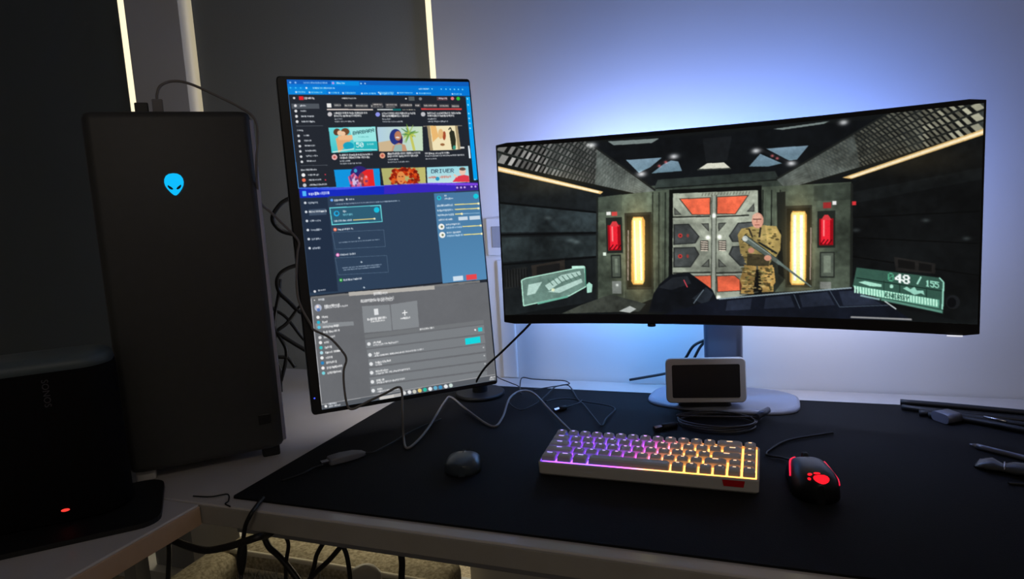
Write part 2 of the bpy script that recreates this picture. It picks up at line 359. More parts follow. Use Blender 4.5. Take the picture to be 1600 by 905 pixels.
# ------------------------------------------------------------------ screen pictures (flat print on the panels)
def homography(src, dst):
    A = []
    for (x, y), (u, v) in zip(src, dst):
        A.append([x, y, 1, 0, 0, 0, -u*x, -u*y]); A.append([0, 0, 0, x, y, 1, -v*x, -v*y])
    h = np.linalg.solve(np.array(A, float), np.array([c for p in dst for c in p], float))
    return np.append(h, 1).reshape(3, 3)
FONT = {'A': '0E11111F111111', 'B': '1E11111E11111E', 'C': '0E11101010110E', 'D': '1E11111111111E', 'E': '1F10101E10101F', 'G': '0E11101713110F', 'H': '1111111F111111', 'I': '0E04040404040E', 'L': '1010101010101F', 'N': '11191915131311', 'O': '0E11111111110E', 'R': '1E11111E141211', 'S': '0F10100E01011E', 'T': '1F040404040404', 'U': '1111111111110E', 'V': '11111111110A04', 'Y': '11110A04040404', 'P': '1E11111E101010', '0': '0E11131519110E', '1': '040C040404040E', '4': '02060A121F0202', '5': '1F101E0101110E', '8': '0E11110E11110E', '&': '0C12140815120D'}      # 5 x 7 letters, one hex byte per row
class Canvas:
    """flat picture drawn in the slanted coordinates it was measured in, stored upright"""
    def __init__(s, w, h, corners, bgc, ss=2):
        s.w, s.h, s.ss = w*ss, h*ss, ss
        s.a = np.empty((s.h, s.w, 3)); s.a[:] = bgc
        s.H = homography(corners, [(0, 0), (s.w, 0), (s.w, s.h), (0, s.h)])
        s.rng = np.random.default_rng(5)
        s.tex = s.noise()
    def noise(s):
        t = np.zeros((s.h, s.w))
        for k, amp in ((8, .5), (20, .3), (60, .3), (150, .25)):
            g = s.rng.random((int(k*s.h/s.w)+3, k+3))
            yy = np.linspace(0, g.shape[0]-2.001, s.h); xx = np.linspace(0, g.shape[1]-2.001, s.w)
            y0 = yy.astype(int); x0 = xx.astype(int); fy = (yy-y0)[:, None]; fx = (xx-x0)[None]
            t += amp*((g[y0][:, x0]*(1-fx)+g[y0][:, x0+1]*fx)*(1-fy)+(g[y0+1][:, x0]*(1-fx)+g[y0+1][:, x0+1]*fx)*fy)
        return t/1.35*2-1
    def q(s, pts):
        p = np.c_[np.asarray(pts, float), np.ones(len(pts))] @ s.H.T
        return p[:, :2]/p[:, 2:]
    def fill(s, P, col, al=1., tex=0., grad=None):
        x0, y0 = np.floor(P.min(0)).astype(int); x1, y1 = np.ceil(P.max(0)).astype(int)+1
        x0, y0 = max(x0, 0), max(y0, 0); x1, y1 = min(x1, s.w), min(y1, s.h)
        if x1 <= x0 or y1 <= y0: return
        X, Y = np.meshgrid(np.arange(x0, x1)+.5, np.arange(y0, y1)+.5)
        ins = np.zeros(X.shape, bool); n = len(P)
        for i in range(n):
            (ax, ay), (bx, by) = P[i], P[(i+1) % n]
            if ay == by: continue
            c = ((ay > Y) != (by > Y)) & (X < (bx-ax)*(Y-ay)/(by-ay)+ax); ins ^= c
        c = np.empty(X.shape+(3,)); c[:] = col
        if grad is not None:
            g2, ax = grad; t = (X-x0)/max(x1-x0, 1) if ax == 'x' else (Y-y0)/max(y1-y0, 1)
            c = c*(1-t[..., None])+np.array(g2, float)*t[..., None]
        if tex: c = c*(1+tex*s.tex[y0:y1, x0:x1, None])
        m = (ins*al)[..., None]
        s.a[y0:y1, x0:x1] = s.a[y0:y1, x0:x1]*(1-m)+c*m
    def poly(s, pts, col, al=1., tex=0., grad=None): s.fill(s.q(pts), col, al, tex, grad)
    def rect(s, x0, y0, x1, y1, col, al=1., tex=0., grad=None):
        (a, b), (c, d) = s.q([(x0, y0), (x1, y1)]); s.fill(np.array([(a, b), (c, b), (c, d), (a, d)]), col, al, tex, grad)
    def ell(s, cx, cy, rx, ry, col, al=1., tex=0.):
        s.poly([(cx+rx*math.cos(t*PI/12), cy+ry*math.sin(t*PI/12)) for t in range(24)], col, al, tex)
    def line(s, x0, y0, x1, y1, w, col, al=1., w2=None, tex=0.):
        d = Vector((x1-x0, y1-y0)); n = Vector((-d.y, d.x)).normalized()*w/2; k = (w2 if w2 else w)/w
        s.poly([(x0+n.x, y0+n.y), (x1+n.x*k, y1+n.y*k), (x1-n.x*k, y1-n.y*k), (x0-n.x, y0-n.y)], col, al, tex)
    def glow(s, cx, cy, rx, ry, col, k=1.):
        (a, b), (c, d), (e, f) = s.q([(cx, cy), (cx+rx, cy), (cx, cy+ry)])
        ra, rb = abs(c-a), abs(f-b)
        x0, x1 = max(int(a-3*ra), 0), min(int(a+3*ra)+1, s.w); y0, y1 = max(int(b-3*rb), 0), min(int(b+3*rb)+1, s.h)
        if x1 <= x0 or y1 <= y0: return
        X, Y = np.meshgrid(np.arange(x0, x1), np.arange(y0, y1))
        g = np.exp(-(((X-a)/ra)**2+((Y-b)/rb)**2))*k
        s.a[y0:y1, x0:x1] = np.minimum(s.a[y0:y1, x0:x1]+g[..., None]*np.array(col, float), 255)
    def text(s, str_, x, y, dx, dy, h, col, al=1.):
        """(x,y) top left, (dx,dy) advance of one letter cell, h letter height; slanted like its row"""
        for ch in str_:
            g = FONT.get(ch)
            if g:
                for r in range(7):
                    row = int(g[2*r:2*r+2], 16)
                    for c in range(5):
                        if row >> (4-c) & 1:
                            p = lambda a, b: (x+dx*a/6, y+dy*a/6+h*b/7)
                            s.poly([p(c, r), p(c+1.08, r), p(c+1.08, r+1.08), p(c, r+1.08)], col, al)
            x += dx; y += dy
    def words(s, x, y, w, h, col, al=.85, seed=None):
        """a row of print too small to read: uneven word blobs along the row"""
        (a, b), (c, d) = s.q([(x, y), (x+w, y+h)]); (_, e), = s.q([(x, y+h)]); wd = c-a; hh = abs(e-b); pos = 0
        while pos < wd-1:
            L = min(s.rng.uniform(1.6, 5.)*hh, wd-pos); k = pos
            while k < pos+L:
                cw = s.rng.uniform(.4, .75)*hh; up = s.rng.choice([0, 0, .25]); dn = s.rng.choice([1, 1, 1.2])
                s.fill(np.array([(a+k, b+up*hh), (a+k+cw*.85, b+up*hh), (a+k+cw*.85, b+dn*hh), (a+k, b+dn*hh)]), col, al*s.rng.uniform(.6, 1)); k += cw
            pos += L+.45*hh
    def out(s):
        k = s.ss
        for ax in (0, 1):
            s.a = .5*s.a+.25*(np.roll(s.a, 1, ax)+np.roll(s.a, -1, ax))
        return np.clip(s.a.reshape(s.h//k, k, s.w//k, k, 3).mean((1, 3)), 0, 255)

def paint_game():
    c = Canvas(820, 350, [(777.6, 231.5), (1530, 163), (1529, 507), (788.5, 490.5)], (17, 20, 21))
    T = .55
    # rear wall, ceiling, side walls
    c.poly([(905, 224), (1365, 185), (1210, 280), (1012, 297)], (15, 18, 21), tex=.5)
    c.poly([(1008, 290), (1212, 275), (1220, 300), (1040, 306), (1000, 310)], (52, 60, 54), tex=T); c.poly([(1018, 280), (1205, 266), (1212, 280), (1012, 294)], (40, 47, 45), tex=T); c.line(1014, 294, 1212, 280, 2, (22, 26, 24))
    c.poly([(778, 262), (932, 304), (925, 472), (789, 492)], (24, 28, 30), tex=T)
    c.poly([(780, 318), (926, 333), (926, 362), (783, 362)], (44, 53, 56), tex=.7)
    c.poly([(783, 370), (925, 368), (925, 400), (785, 408)], (40, 48, 50), tex=.7)
    for a, b in (((779, 316), (926, 332)), ((782, 366), (925, 364)), ((785, 412), (925, 402))): c.line(*a, *b, 3, (10, 12, 13))
    c.poly([(786, 420), (820, 416), (822, 445), (788, 450)], (34, 36, 36), tex=.4)
    for k in range(9): c.line(788+k*4, 419, 789+k*4, 447, 1.4, (16, 17, 17))
    c.poly([(826, 414), (875, 406), (876, 428), (828, 436)], (48, 44, 40), tex=.4); c.poly([(834, 416), (868, 411), (868, 424), (834, 430)], (26, 26, 26))
    c.poly([(1313, 280), (1530, 212), (1530, 507), (1330, 470)], (15, 17, 18), tex=.6)
    c.poly([(1330, 300), (1530, 262), (1530, 280), (1330, 318)], (21, 24, 25), tex=.6)
    for y0, y1 in ((340, 330), (372, 380), (402, 430)): c.line(1330, y0, 1530, y1, 2, (8, 9, 9))
    c.poly([(1397, 402), (1462, 412), (1462, 428), (1400, 424)], (30, 29, 28), tex=.4); c.poly([(1403, 406), (1430, 410), (1430, 422), (1404, 419)], (17, 17, 17)); c.poly([(1436, 411), (1456, 414), (1456, 425), (1436, 423)], (17, 17, 17))
    for x, y in ((1445, 344), (1336, 360), (1508, 372), (885, 375), (893, 378), (850, 340)): c.glow(x, y, 6, 3, (60, 66, 66), .6)
    # grilles
    def grille(A_, B_, C_, D_, rows, cols, warm):
        A_, B_, C_, D_ = [np.array(v, float) for v in (A_, B_, C_, D_)]
        P = lambda s_, t: (A_*(1-t)+B_*t)*(1-s_)+(C_*(1-t)+D_*t)*s_
        c.poly([A_, C_, D_, B_], (46, 50, 48), tex=.7)
        for i in range(rows):
            for j in range(cols):
                s0, s1 = (j/cols)**.72, ((j+.55)/cols)**.72; t0, t1 = (i+.12)/rows, (i+.88)/rows
                if s0 > .86: continue
                b = (176-150*s0)*(c.rng.uniform(.55, 1.15)); b = max(b, 44)
                k = .03*(1-s0)
                c.poly([P(s0+k, t0), P(min(s1+k, 1), t0), P(s1, t1), P(s0, t1)], (b, b*.99, b*(.86 if warm else .97)), .95)
                c.poly([P(s1+k, t0), P(min(s1+k+(s1-s0)*.8, 1), t0), P(min(s1+(s1-s0)*.8, 1), t1), P(s1, t1)], (12, 13, 13), .9)
            if i: c.line(*P(0, i/rows), *P(.95, i/rows), 2.2, (22, 24, 22), .9, 1.)
        c.poly([P(.62, 0), P(1, 0), P(1, 1), P(.62, 1)], (92, 100, 96), .66, tex=.9); c.poly([P(.3, 0), P(.66, 0), P(.66, 1), P(.3, 1)], (70, 76, 74), .3, tex=.9); c.line(*P(0, 1), *P(1, 1), 3, (20, 22, 20)); c.line(*P(0, 0), *P(1, 0), 3, (28, 31, 30))
    grille((776, 124), (778, 257), (1014, 297), (1008, 309), 7, 46, False)
    grille((1531, 91), (1531, 206), (1207, 279), (1224, 296), 7, 50, True)
    # long ceiling lights
    c.glow(850, 285, 60, 18, (60, 50, 30), .35); c.glow(1430, 250, 80, 22, (60, 50, 30), .35)
    c.poly([(778, 260), (779, 268), (929, 303), (933, 299)], (236, 196, 128)); c.poly([(779, 262.5), (779.5, 266), (925, 301), (928, 299)], (255, 240, 205))
    c.poly([(1313, 277), (1530, 203), (1530, 212), (1327, 279)], (222, 184, 118)); c.poly([(1322, 276), (1530, 205.5), (1530, 209.5), (1328, 277.5)], (255, 238, 200))
    # roof windows
    sky = (122, 148, 166)
    for p in ([(968, 249), (1024, 245), (999, 266), (989, 270)], [(1035, 249), (1050, 251), (1056, 266), (1008, 270)], [(1163, 259), (1181, 239), (1216, 254), (1194, 259)], [(1190, 230.6), (1258, 226), (1240, 248), (1227, 249.6)]):
        c.poly(p, sky, tex=.2, grad=((96, 122, 136), 'y'))
    for p in ([(940, 220), (1020, 214.7), (1008, 222), (949, 226)], [(1201, 199.7), (1291, 187.7), (1282, 192), (1216, 201)]): c.poly(p, (118, 130, 128))
    c.line(988, 272, 1044, 244, 5, (24, 25, 28)); c.line(1180, 232, 1232, 254, 5, (24, 25, 28))
    for x, y in ((915, 226), (992, 271), (1043, 243), (1313, 190), (1174, 234), (1231, 254)): c.glow(x, y, 7, 4, (200, 200, 200), .9)
    for x, y in ((1020, 258), (1030, 252), (1200, 242), (1208, 246)): c.glow(x, y, 2.5, 2, (200, 90, 90), .8)
    c.poly([(1081, 264), (1096, 254), (1123, 252.5), (1133, 261)], (216, 216, 200)); c.line(1080, 264, 1134, 262, 2, (60, 64, 60))
    c.poly([(1088, 215), (1135, 211), (1128, 250), (1094, 252)], (24, 27, 30), tex=.4)
    # side columns with lamps and canisters
    for P in ([(924, 308), (1041, 295), (1039, 459), (995, 476), (924, 472)], [(1178, 292), (1327, 284), (1330, 452), (1178, 462)]): c.poly(P, (68, 77, 66), tex=.75)
    for P in ([(924, 308), (962, 303), (962, 330), (924, 332)], [(1268, 290), (1327, 285), (1327, 312), (1268, 314)]): c.poly(P, (50, 57, 50), .7, tex=.7)
    c.line(924, 308, 924, 472, 3, (30, 34, 32)); c.line(1328, 286, 1330, 452, 4, (30, 33, 30)); c.line(966, 322, 966, 470, 1.5, (96, 106, 92), .6); c.line(1270, 315, 1271, 450, 1.5, (92, 100, 86), .6)
    for x in (1010, 1020, 1030): c.line(x, 300, x, 462, 2, (34, 40, 35)); c.line(x+4, 300, x+4, 462, 1.5, (84, 94, 82), .8)
    for x in (1186, 1200, 1214): c.line(x, 296, x, 400, 2, (30, 34, 30)); c.line(x+4, 296, x+4, 400, 1.5, (74, 82, 70), .8)
    c.poly([(1208, 300), (1222, 299), (1224, 440), (1212, 430)], (28, 32, 29))
    for x0, x1, y0, y1 in ((966, 1012, 333, 455), (1222, 1267, 322, 452)):
        c.rect(x0, y0, x1, y1, (34, 37, 33)); c.rect(x0+3, y0+4, x1-3, y1-4, (20, 22, 19))
    for x0, x1, y0, y1 in ((977, 998, 342, 444), (1231, 1257, 333, 445)):
        c.poly([(x0+3, y0-3), (x1-3, y0-3), (x1, y0+3), (x1, y1-3), (x1-3, y1+3), (x0+3, y1+3), (x0, y1-3), (x0, y0+3)], (190, 138, 66)); c.rect(x0+1.5, y0-1, x1-1.5, y1+1, (238, 200, 124))
        w = (x1-x0)/4; c.rect(x0+w*.7, y0+3, x0+w*1.6, y1-4, (255, 250, 226)); c.rect(x0+w*2.3, y0+3, x0+w*3.3, y1-4, (255, 250, 226))
        c.glow((x0+x1)/2, (y0+y1)/2, 26, 70, (120, 92, 44), .6); c.glow((x0+x1)/2, (y0+y1)/2, 9, 50, (90, 80, 60), .6)
    for x, y0, y1 in ((972, 360, 440), (1264, 356, 440)): c.line(x, y0, x, y1, 1.5, (230, 205, 190), .7)
    for x0, x1, y0, y1 in ((940, 961, 352, 392), (1277, 1300, 342, 384)):
        c.rect(x0-3, y0-12, x1+3, y1+4, (34, 38, 34))
        c.rect(x0, y0, x1, y1, (150, 12, 24)); c.rect(x0+3, y0+1, x1-5, y1-2, (236, 36, 52)); c.rect(x0+6, y0+2, x0+9, y1-14, (255, 150, 150), .8)
        c.poly([((x0+x1)/2-3, y0-6), ((x0+x1)/2+3, y0-6), (x1-3, y0+2), (x0+3, y0+2)], (214, 60, 66))
        for k in range(3): c.line(x0+3+k*6, y1-1, x0+9+k*6, y1-9, 1.6, (70, 6, 12))
    for x0, y0, x1, y1, col in ((938, 331, 945, 336, (235, 235, 230)), (946, 331, 955, 337, (200, 70, 66)), (933, 395, 938, 400, (225, 240, 225)), (1283, 316, 1296, 325, (150, 44, 44)), (1298, 314, 1304, 320, (235, 235, 235)), (1329, 314.6, 1335.6, 320.5, (214, 50, 56))): c.rect(x0, y0, x1, y1, col)
    for x0, y0, x1, y1 in ((945, 399, 962, 436), (1279, 395, 1303, 436)):
        c.rect(x0, y0, x1, y1, (36, 40, 36)); c.rect(x0+2, y0+2, x1-2, y1-2, (78, 86, 76), tex=.4); c.rect(x0+6, y0+6, x1-6, y1-8, (108, 118, 104), tex=.4)
    c.rect(947, 441, 962, 461, (126, 132, 126), tex=.3); c.rect(1280, 443, 1298, 454, (120, 124, 118), tex=.3)
    c.glow(955, 447, 2, 2, (120, 120, 120)); c.poly([(900, 478), (945, 462), (1000, 478), (990, 490), (870, 491)], (58, 62, 56), tex=.6)
    # bay door
    c.poly([(1036, 296), (1184, 289), (1186, 466), (1115, 480), (1036, 446)], (14, 16, 15))
    c.poly([(1042, 302), (1178, 296.6), (1181, 460), (1115, 474), (1042, 442)], (148, 155, 140), tex=.5)
    for p in ([(1044, 304), (1060, 303), (1108, 372), (1098, 382)], [(1176, 298), (1162, 299), (1108, 372), (1118, 382)], [(1046, 438), (1062, 440), (1106, 392), (1098, 384)], [(1172, 440), (1156, 442), (1110, 392), (1118, 384)]): c.poly(p, (164, 170, 154), .6, tex=.5)
    org = (232, 104, 72)
    for p in ([(1054, 311), (1100.7, 309), (1100.7, 335), (1073, 335)], [(1113, 308), (1161, 305.4), (1141.5, 334), (1113, 333.7)], [(1066, 434.7), (1103, 433.6), (1103.5, 455), (1080, 452)], [(1114, 434.7), (1141.5, 433.6), (1155, 444.6), (1152.6, 457), (1115, 459)]):
        m = np.mean(p, 0); c.poly([tuple(m+(np.array(v)-m)*1.1) for v in p], (66, 62, 54)); c.poly(p, org, tex=.35)
    for p in ([(1043, 350.7), (1067.5, 350), (1085, 370.6), (1078.6, 381.7), (1043, 384)], [(1043, 388), (1078, 387), (1085, 399), (1071, 420), (1043, 420)], [(1131.6, 369.5), (1146, 348.5), (1176, 346), (1176, 379.5), (1137, 379.5)], [(1131.6, 399), (1137, 386), (1176, 384), (1176, 418), (1150, 418)]):
        c.poly(p, (44, 47, 46)); m = np.mean(p, 0); c.poly([tuple(m+(np.array(v)-m)*.88) for v in p], (70, 74, 74), tex=.5)
    for p in ([(1087, 349.6), (1099.6, 349), (1100, 363)], [(1114, 349), (1128, 348), (1115, 363)], [(1087, 419), (1100.7, 406), (1101, 419.7)], [(1115, 406), (1129, 419), (1115.5, 420)], [(1044, 336), (1044, 324), (1056, 336)], [(1160, 331), (1172, 317), (1173, 331)]):
        c.poly(p, (56, 58, 54)); m = np.mean(p, 0); c.poly([tuple(m+(np.array(v)-m)*.66) for v in p], (92, 96, 90))
    for a in ((1042, 339.5, 1101, 338), (1112, 339, 1164, 336.5), (1043, 429, 1103, 428), (1112, 429, 1160, 428)): c.line(*a, 2.2, (40, 42, 38)); c.line(a[0], a[1]+3, a[2], a[3]+3, 1.2, (190, 196, 182), .7)
    c.line(1107, 304, 1108, 470, 5, (152, 158, 146)); c.line(1104, 304, 1104.5, 468, 1.4, (70, 74, 66)); c.line(1111, 304, 1111.5, 468, 1.4, (70, 74, 66))
    for x in (1086, 1115): c.rect(x, 377, x+13, 393, (50, 46, 42)); [c.line(x+1, 379+k*3.4, x+12, 379.5+k*3.4, 1.6, (226, 214, 196)) for k in range(5)]
    for x, y in ((1098, 372), (1116.6, 371), (1107.5, 337), (1116, 469)): c.glow(x, y, 3, 3, (230, 230, 220))
    for y in (369, 402): c.ell(1054, y, 3.4, 3.4, (196, 60, 56)); c.ell(1054, y, 1.6, 1.6, (90, 40, 40)); c.ell(1066, y, 2, 3, (140, 60, 56))
    for k in range(16): c.line(1090+k*5, 301-k*.2, 1088+k*5, 306-k*.2, 1.3, (84, 84, 74), .7)
    # soldier in camouflage
    rng = c.rng
    c.glow(1190, 390, 5, 5, (0, 0, 0))
    c.poly([(1186, 355), (1216, 360), (1222, 440), (1205, 462), (1150, 464), (1150, 440)], (16, 17, 16), .6)
    body = [[(1150, 362), (1166, 355), (1188, 352), (1206, 356), (1213, 386), (1206, 400), (1197, 417), (1161, 417), (1152, 395)], [(1157, 416), (1177, 418), (1173, 463), (1152, 462)], [(1179, 418), (1203, 416), (1205, 459), (1186, 460)]]
    for i, p in enumerate(body): c.poly(p, (132, 116, 72) if i == 0 else (170, 138, 80), tex=.6)
    for p in ([(1146, 368), (1152, 358), (1166, 356), (1164, 384), (1160, 402), (1151, 398)], [(1190, 353), (1208, 354), (1216, 368), (1215, 392), (1208, 404), (1196, 396)]): c.poly(p, (150, 130, 78), tex=.6)
    for p in ([(1158, 462), (1150, 440), (1156, 422), (1166, 420), (1164, 462)], [(1196, 460), (1208, 444), (1205, 420), (1196, 418)]): c.poly(p, (184, 148, 84), tex=.6)
    c.poly([(1176, 424), (1182, 424), (1187, 458), (1172, 460)], (20, 20, 18))
    for k in range(210):
        i = rng.integers(0, 3); x0, x1, y0, y1 = ((1153, 1210, 358, 414), (1155, 1175, 420, 460), (1182, 1203, 420, 457))[i]
        col = [(70, 62, 36), (196, 170, 110), (52, 46, 30), (118, 112, 64)][rng.integers(0, 4)]
        c.ell(rng.uniform(x0, x1), rng.uniform(y0, y1), rng.uniform(1.5, 4), rng.uniform(.8, 1.8), col, .75)
    c.poly([(1162, 398), (1198, 400), (1197, 418), (1161, 417)], (46, 42, 32), .8, tex=.5)
    c.ell(1178, 345, 9.5, 12.5, (196, 142, 122), tex=.2); c.ell(1176, 340, 7, 6.5, (222, 172, 150)); c.line(1170, 343, 1184, 343, 1.8, (110, 70, 60)); c.line(1173, 352, 1181, 352, 1.4, (140, 80, 72)); c.line(1177, 344, 1176.5, 349, 1.5, (168, 112, 96))
    c.line(1183, 356, 1181, 372, 3, (40, 38, 34)); c.line(1164, 358, 1170, 372, 3, (52, 48, 36)); c.line(1155, 371, 1218, 416, 11, (40, 46, 43), 1, 7); [c.line(1164+k*8, 376+k*5.7, 1168+k*8, 382+k*5.7, 2, (150, 160, 152), .7) for k in range(6)]; c.line(1156, 372, 1215, 414, 9, (84, 94, 88), 1, 6, .4); c.line(1210, 410, 1266, 451, 4.5, (98, 112, 106), 1, 2, .3); c.line(1180, 380, 1210, 398, 3, (30, 34, 33)); c.ell(1158, 374, 4.5, 4.5, (200, 206, 200)); c.line(1158, 371, 1200, 400, 1.3, (160, 170, 162), .8)
    c.ell(1195, 405, 6, 4.5, (206, 146, 122)); c.ell(1168, 393, 5, 4.5, (190, 132, 110))
    # own gear in the foreground
    c.poly([(1012, 462), (1022, 446), (1040, 431), (1068, 428), (1090, 444), (1106, 456), (1113, 470), (1116, 492), (1005, 492)], (17, 20, 25), tex=.5)
    c.poly([(1020, 452), (1042, 436), (1066, 434), (1072, 446), (1040, 456)], (34, 38, 44), tex=.4); c.poly([(1074, 470), (1096, 452), (1108, 462), (1096, 482)], (36, 42, 50), tex=.4); c.line(1060, 440, 1066, 452, 1.6, (214, 70, 84)); c.line(1092, 456, 1076, 478, 1.3, (110, 124, 134))
    c.poly([(1060, 486), (1118, 470), (1331, 451), (1352, 462), (1393, 480), (1428, 503), (1010, 500)], (18, 22, 32), tex=.4)
    c.line(1116, 471, 1331, 452, 2.2, (150, 168, 176), .9)
    for p in ([(1130, 474), (1170, 470), (1168, 488), (1128, 490)], [(1192, 469), (1232, 465), (1240, 484), (1190, 487)], [(1246, 464), (1292, 459), (1304, 480), (1252, 484)], [(1310, 458), (1338, 456), (1380, 478), (1318, 481)]): c.poly(p, (34, 40, 54), tex=.4)
    for a in ((1296, 457, 1312, 483), (1238, 463, 1248, 486), (1312, 483, 1390, 479)): c.line(*a, 1.3, (70, 82, 96), .9)
    c.line(1330, 499, 1427, 501, 2.4, (160, 160, 160), .9); c.poly([(958, 489), (975, 481), (985, 486), (975, 492)], (190, 196, 192), .9); c.line(1383, 472, 1402, 485, 2, (190, 200, 200))
    c.ell(1490, 472, 11, 11, (26, 28, 31)); c.ell(1488, 473, 7, 8, (10, 11, 13))
    # readouts
    hp = [(812, 437), (818, 434), (905, 417), (907, 449), (882, 463), (815, 477)]
    c.poly(hp, (122, 158, 146), .85, tex=.25)
    for i in range(6): a, b = hp[i], hp[(i+1) % 6]; c.line(*a, *b, 1.6, (186, 240, 218))
    for p in ([(822, 444), (842, 440), (832, 458), (820, 461)], [(846, 446), (870, 430), (898, 424), (900, 430), (872, 440), (852, 454)], [(850, 456), (900, 436), (902, 442), (868, 458)]): c.poly(p, (200, 232, 222), .8)
    for k in range(7): c.line(850+k*7, 436-k*1.6, 858+k*7, 446-k*1.6, 1.3, (80, 112, 100), .9)
    c.rect(886, 416, 904, 420, (196, 244, 226)); c.rect(905, 420, 907.5, 448, (64, 130, 110)); c.poly([(908, 446), (912, 442), (917, 446), (916, 458), (909, 459)], (170, 222, 204)); c.line(835, 474, 880, 464, 3, (110, 180, 158)); c.ell(858, 453, 2.5, 2.5, (230, 240, 200))
    hr = [(1338, 419.4), (1467, 434), (1475.7, 441), (1475, 490.6), (1376, 469), (1332.5, 450)]
    c.poly(hr, (58, 96, 82), .92, grad=((52, 88, 76), 'x'))
    c.line(1338, 436, 1473, 455, 1.6, (24, 44, 38)); c.line(1382, 440, 1382, 466, 1.4, (28, 50, 42)); c.line(1407, 444, 1407, 470, 1.4, (28, 50, 42)); c.line(1449, 450, 1449, 476, 1.4, (28, 50, 42))
    c.line(1468, 434, 1475, 441, 2, (160, 226, 204)); c.line(1475, 441, 1474, 484, 2.4, (160, 226, 204))
    c.poly([(1341, 443), (1352, 441), (1378, 446), (1378, 450), (1360, 449)], (170, 226, 204)); c.ell(1394, 449, 3, 3, (170, 226, 204)); c.poly([(1412, 452), (1418, 449), (1424, 453), (1430, 449), (1434, 455), (1444, 455), (1446, 462), (1440, 459), (1430, 462), (1424, 458)], (150, 208, 188))
    c.poly([(1332.5, 448), (1469.5, 469), (1468.7, 482), (1345, 461)], (96, 158, 136))
    for k in range(30):
        t = k/30; x = 1335+t*133; y = 449+t*20.3
        c.line(x+1, y, x+1.5, y+11, 2.7, (196, 248, 224))
    c.text('ENERGY', 1384, 458.5, 6.4, 1.1, 6.5, (20, 52, 42)); c.line(1345, 464, 1376, 470, 3, (150, 190, 190), .8)
    c.line(1378, 470, 1474, 488, 3.5, (110, 170, 150), .7)
    c.text('0', 1388, 427, 11, 1.6, 13, (84, 168, 132)); [c.text('48', 1399+o, 428+o*.2, 12, 1.6, 14, (245, 252, 250)) for o in (0, .9, 1.6)]; c.line(1434, 445, 1440, 433, 2.4, (170, 226, 206)); [c.text('155', 1447+o, 438, 7.2, 1.0, 10, (160, 224, 200)) for o in (0, .7)]
    fine = np.repeat(np.repeat(c.rng.normal(0, 1, (c.h//4+1, c.w//4+1)), 4, 0), 4, 1)[:c.h, :c.w]; c.a *= (1+.022*fine+.08*c.tex)[..., None]
    return c.out()

